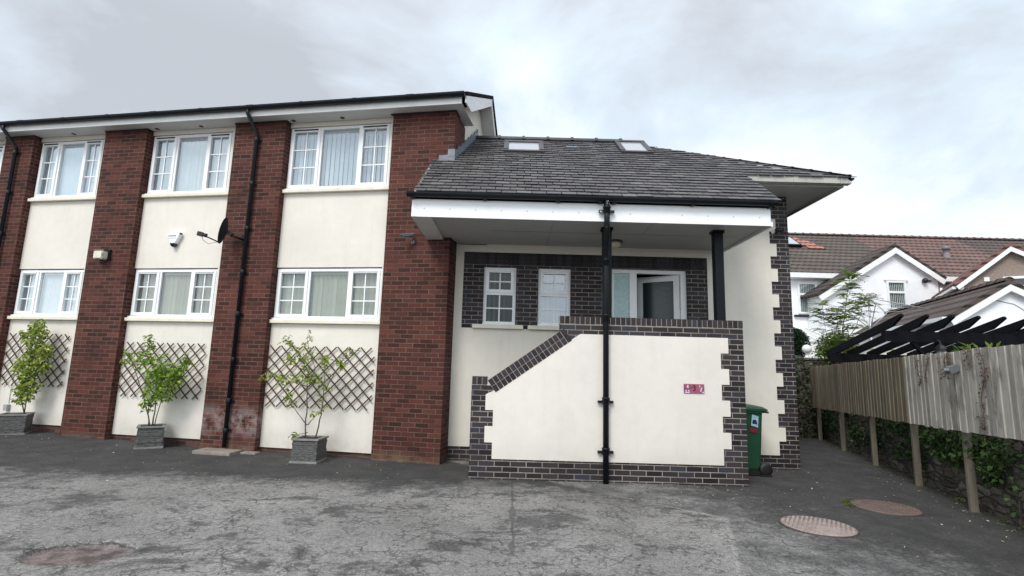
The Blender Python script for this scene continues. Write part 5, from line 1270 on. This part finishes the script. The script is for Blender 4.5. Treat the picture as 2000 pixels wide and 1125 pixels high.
def house(name, label, x0, x1, mroof, mwall, y=25.0, ze=6.50, yr=30.0, zr=9.85):
    h = T(name, label, 'house', FW, ((x0 + x1) / 2, y, 0), 'terraced houses beyond the gardens')
    bm = BM(); box(bm, x0 + .003, x1 - .003, y, 35, -.2, ze - .01); part('wall', bm, mwall, h)
    bm = BM(); prism(bm, [(y - .35, ze - .15), (yr, zr), (35.3, ze - .05), (35.3, ze - .2), (yr, zr - .18), (y - .35, ze - .28)], x0 + .002, x1 - .002, 'x'); part('roof', bm, mroof, h)
    bm = BM(); box(bm, x0 + .003, x1 - .003, y - .42, y - .352, ze - .30, ze - .06); box(bm, x0 + .003, x1 - .003, y - .34, y - .002, ze - .33, ze - .285); part('gutter', bm, M_wtrim, h)
    bm = BM(); half(bm, (x0, yr, zr - .03), (x1, yr, zr - .03), .12, int((x1 - x0) / .45)); part('ridge_tiles', bm, mroof, h)
    return h
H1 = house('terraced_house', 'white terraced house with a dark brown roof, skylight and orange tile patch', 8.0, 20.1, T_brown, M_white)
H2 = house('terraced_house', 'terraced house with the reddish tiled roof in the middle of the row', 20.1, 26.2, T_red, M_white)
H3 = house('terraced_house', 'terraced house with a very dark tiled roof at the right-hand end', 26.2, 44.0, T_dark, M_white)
def roofpt(x, z, e=0): y = 25 - .35 + (z - 6.35) * (5.35 / 3.5); return (x, y - e * .55, z + e * .84)
def rbox(bm, x0, x1, z0, z1, e0, e1):
    vs_ = [bm.verts.new(roofpt(x, z, e)) for x in (x0, x1) for z in (z0, z1) for e in (e0, e1)]
    for i in ((0, 1, 3, 2), (4, 6, 7, 5), (0, 4, 5, 1), (2, 3, 7, 6), (0, 2, 6, 4), (1, 5, 7, 3)): bm.faces.new([vs_[k] for k in i])
bm = BM(); rbox(bm, 14.85, 16.02, 8.50, 9.30, .02, .16); sk = part('skylight', bm, M_under, H1)
bm = BM(); rbox(bm, 14.95, 15.92, 8.58, 9.20, .161, .18); part('pane', bm, SKYG, H1, sk)
bm = BM()
for z0, a, b in ((8.42, 16.35, 17.25), (8.68, 16.2, 17.05), (8.94, 16.08, 16.9), (9.2, 15.95, 16.5)): rbox(bm, a, b, z0, z0 + .255, .01, .05)
part('orange_tiles', bm, tile_mat('orange_tiles', (.34, .14, .105), rows=.255), H1, label='patch of newer orange tiles')
hwin(H1, 13.97, 14.93, 4.46, 6.02, 24.97, .62, M_blindw)
bm = BM(); box(bm, 13.75, 15.15, 24.86, 24.995, 4.30, 4.40); part('window_sill', bm, M_dark, H1)
bm = BM(); prism(bm, [(22.9, 3.02), (24.99, 3.75), (24.99, 3.68), (22.9, 2.95)], 12.9, 16.2, 'x'); part('lean_to_roof', bm, plain('pale_polycarbonate', (.55, .57, .56), .4), H1)
bm = BM(); box(bm, 12.95, 16.15, 22.95, 23.05, -.1, 2.94)
for x in (13.6, 14.3, 15.0, 15.7): bar(bm, (x, 22.88, 3.06), (x, 24.98, 3.79), .06, .05)
part('lean_to_frame', bm, M_wtrim, H1)
bm = BM(); box(bm, 16.0, 16.9, 24.9, 24.99, 5.2, 6.15); part('dark_panel', bm, plain('blue_slate_cladding', (.035, .045, .07), .6), H1)
bm = BM(); lathe(bm, [(.16, 7.75), (.15, 8.1), (.14, 8.1), (.14, 8.45), (.19, 8.46), (.19, 8.62), (.12, 8.64)], (23.5, 27.3, 0), 14); part('flue', bm, plain('grey_flue', (.17, .16, .17), .5), H2)
# white rear wing
WG = T('rear_wing', 'white gabled rear wing of a house with one tall window', 'house', FW, (17.2, 23.7, 0))
kw = 23.7 / 21
def wq(L): return [(x * kw, 1.589 + (z - 1.589) * kw) for x, z in L]
bm = BM(); prism(bm, wq([(12.78, -.2), (17.60, -.2), (17.60, 5.68), (15.82, 6.85), (12.78, 4.92)]), 23.7, 24.98); part('wall', bm, M_white, WG)
bm = BM(); prism(bm, wq([(12.45, 4.86), (15.82, 7.04), (17.86, 5.66), (17.78, 5.55), (15.82, 6.87), (12.53, 4.75)]), 23.5, 24.98); part('roof', bm, tile_mat('wing_tiles', (.06, .045, .04), ax='y'), WG)
bm = BM(); prism(bm, wq([(12.50, 4.72), (15.82, 6.862), (17.80, 5.53), (17.68, 5.36), (15.82, 6.62), (12.62, 4.54)]), 23.46, 23.495); part('bargeboard', bm, M_wtrim, WG)
f_ = hwin(WG, 15.42 * kw, 16.22 * kw, 4.63, 5.98, 23.66, .60, M_blindw)
bm = BM(); box(bm, 15.35 * kw, 16.32 * kw, 23.60, 23.698, 5.99, 6.06); part('lintel', bm, M_wtrim, WG)
bm = BM(); sphere(bm, (17.0 * kw, 23.58, 6.02), .12, (1, 1.1, 1)); box(bm, 17.0 * kw, 17.3 * kw, 23.62, 23.699, 6.0, 6.05); part('outdoor_lamp', bm, M_dark, WG)
bm = BM(); tube(bm, [(17.66 * kw, 23.63, 5.7), (17.66 * kw, 23.63, .0)], .05, 8); part('downpipe', bm, M_wtrim, WG)
# brown wing: local x across the gable, y away
BW = T('rear_wing', 'brown pebble-dashed gabled rear wing with white trim at the right edge', 'house', FB, (0, 0, 0))
bm = BM(); prism(bm, [(-1.42, -.2), (1.9, -.2), (1.9, 5.25), (.0, 6.45), (-1.42, 5.40)], 0, 6); part('wall', bm, M_dash, BW)
bm = BM(); prism(bm, [(-1.75, 5.24), (.0, 6.70), (2.2, 5.22), (2.14, 5.12), (.0, 6.55), (-1.70, 5.13)], -.18, 7.5); part('roof', bm, tile_mat('wing_red_tiles', (.17, .08, .066), ax='y'), BW)
bm = BM(); prism(bm, [(-1.70, 5.11), (.0, 6.545), (2.12, 5.11), (2.04, 5.0), (.0, 6.36), (-1.62, 4.98)], -.22, -.185); part('bargeboard', bm, M_wtrim, BW)
bm = BM(); box(bm, -1.80, -1.68, -.10, 6, 5.02, 5.12); part('gutter', bm, M_wtrim, BW)
bm = BM(); tube(bm, [(-1.50, -.06, 5.1), (-1.50, -.06, .0)], .07, 8); part('downpipe', bm, M_wtrim, BW)
hwin(BW, -.28, .45, 4.6, 5.42, -.03, .5)
bm = BM(); box(bm, -.82, -.66, -.04, -.001, 5.28, 5.44); part('vent', bm, M_wtrim, BW)
# garage / outbuilding with a white gable
GA = T('outbuilding', 'low outbuilding with a dark tiled roof and white gable behind the pergola', 'outbuilding', FG, (0, 0, 0))
bm = BM(); prism(bm, [(-1.25, -.2), (1.3, -.2), (1.3, 3.40), (0, 4.12), (-1.25, 3.38)], 0, 8.6); part('wall', bm, M_white, GA)
bm = BM(); prism(bm, [(-1.50, 3.30), (0, 4.29), (1.5, 3.38), (1.46, 3.28), (0, 4.16), (-1.44, 3.19)], -.12, 8.9); part('roof', bm, tile_mat('outbuilding_tiles', (.075, .055, .047), rows=.27, ax='y'), GA)
bm = BM(); half(bm, (0, -.12, 4.27), (0, 8.9, 4.27), .10, 20); part('ridge_tiles', bm, T_dark, GA)
bm = BM(); prism(bm, [(-1.43, 3.175), (0, 4.15), (1.45, 3.27), (1.38, 3.12), (0, 3.97), (-1.36, 3.02)], -.16, -.125); part('bargeboard', bm, M_wtrim, GA)
bm = BM(); box(bm, -1.62, -1.50, -.15, 8.9, 3.16, 3.27); part('gutter', bm, M_wtrim, GA)
bm = BM(); tube(bm, [(-.35, -.012, 3.75), (.1, -.012, 3.62), (.3, -.012, 3.45), (.33, -.012, 3.2)], .006, 5); part('cable', bm, M_dark, GA)
bm = BM(); box(bm, 8.9, 10.6, 13.75, 13.9, -.1, 2.28); box(bm, 8.88, 10.62, 13.72, 13.93, 2.282, 2.33); solo('garden_wall', bm, M_cream, 'pale cream garden wall seen beneath the pergola', 'wall', FW, (12, 13.8, 0))
bm = BM(); box(bm, 10.2, 17, 12.95, 13.0, 2.66, 2.74)
for k in range(6): box(bm, 10.3 + k * 1.2, 10.36 + k * 1.2, 12.95, 13.0, 0, 2.655)
solo('washing_rail', bm, M_wtrim, 'thin white rail on slim posts behind the rafters of the pergola', 'rail', FW, (13, 13, 0))
bush('dark_shrub', 'dark leafy shrub in the shade beneath the pergola', (11.9, 13.6, 1.55), 1.5, .5, .75, 2600, M_ivy, .10, 31, shell=.2, lumps=16)
bush('dark_shrub', 'dark leafy shrub at the right edge behind the pergola beams', (14.6, 13.9, 1.65), 1.6, .5, .8, 2200, M_ivy, .10, 32, shell=.2, lumps=16)
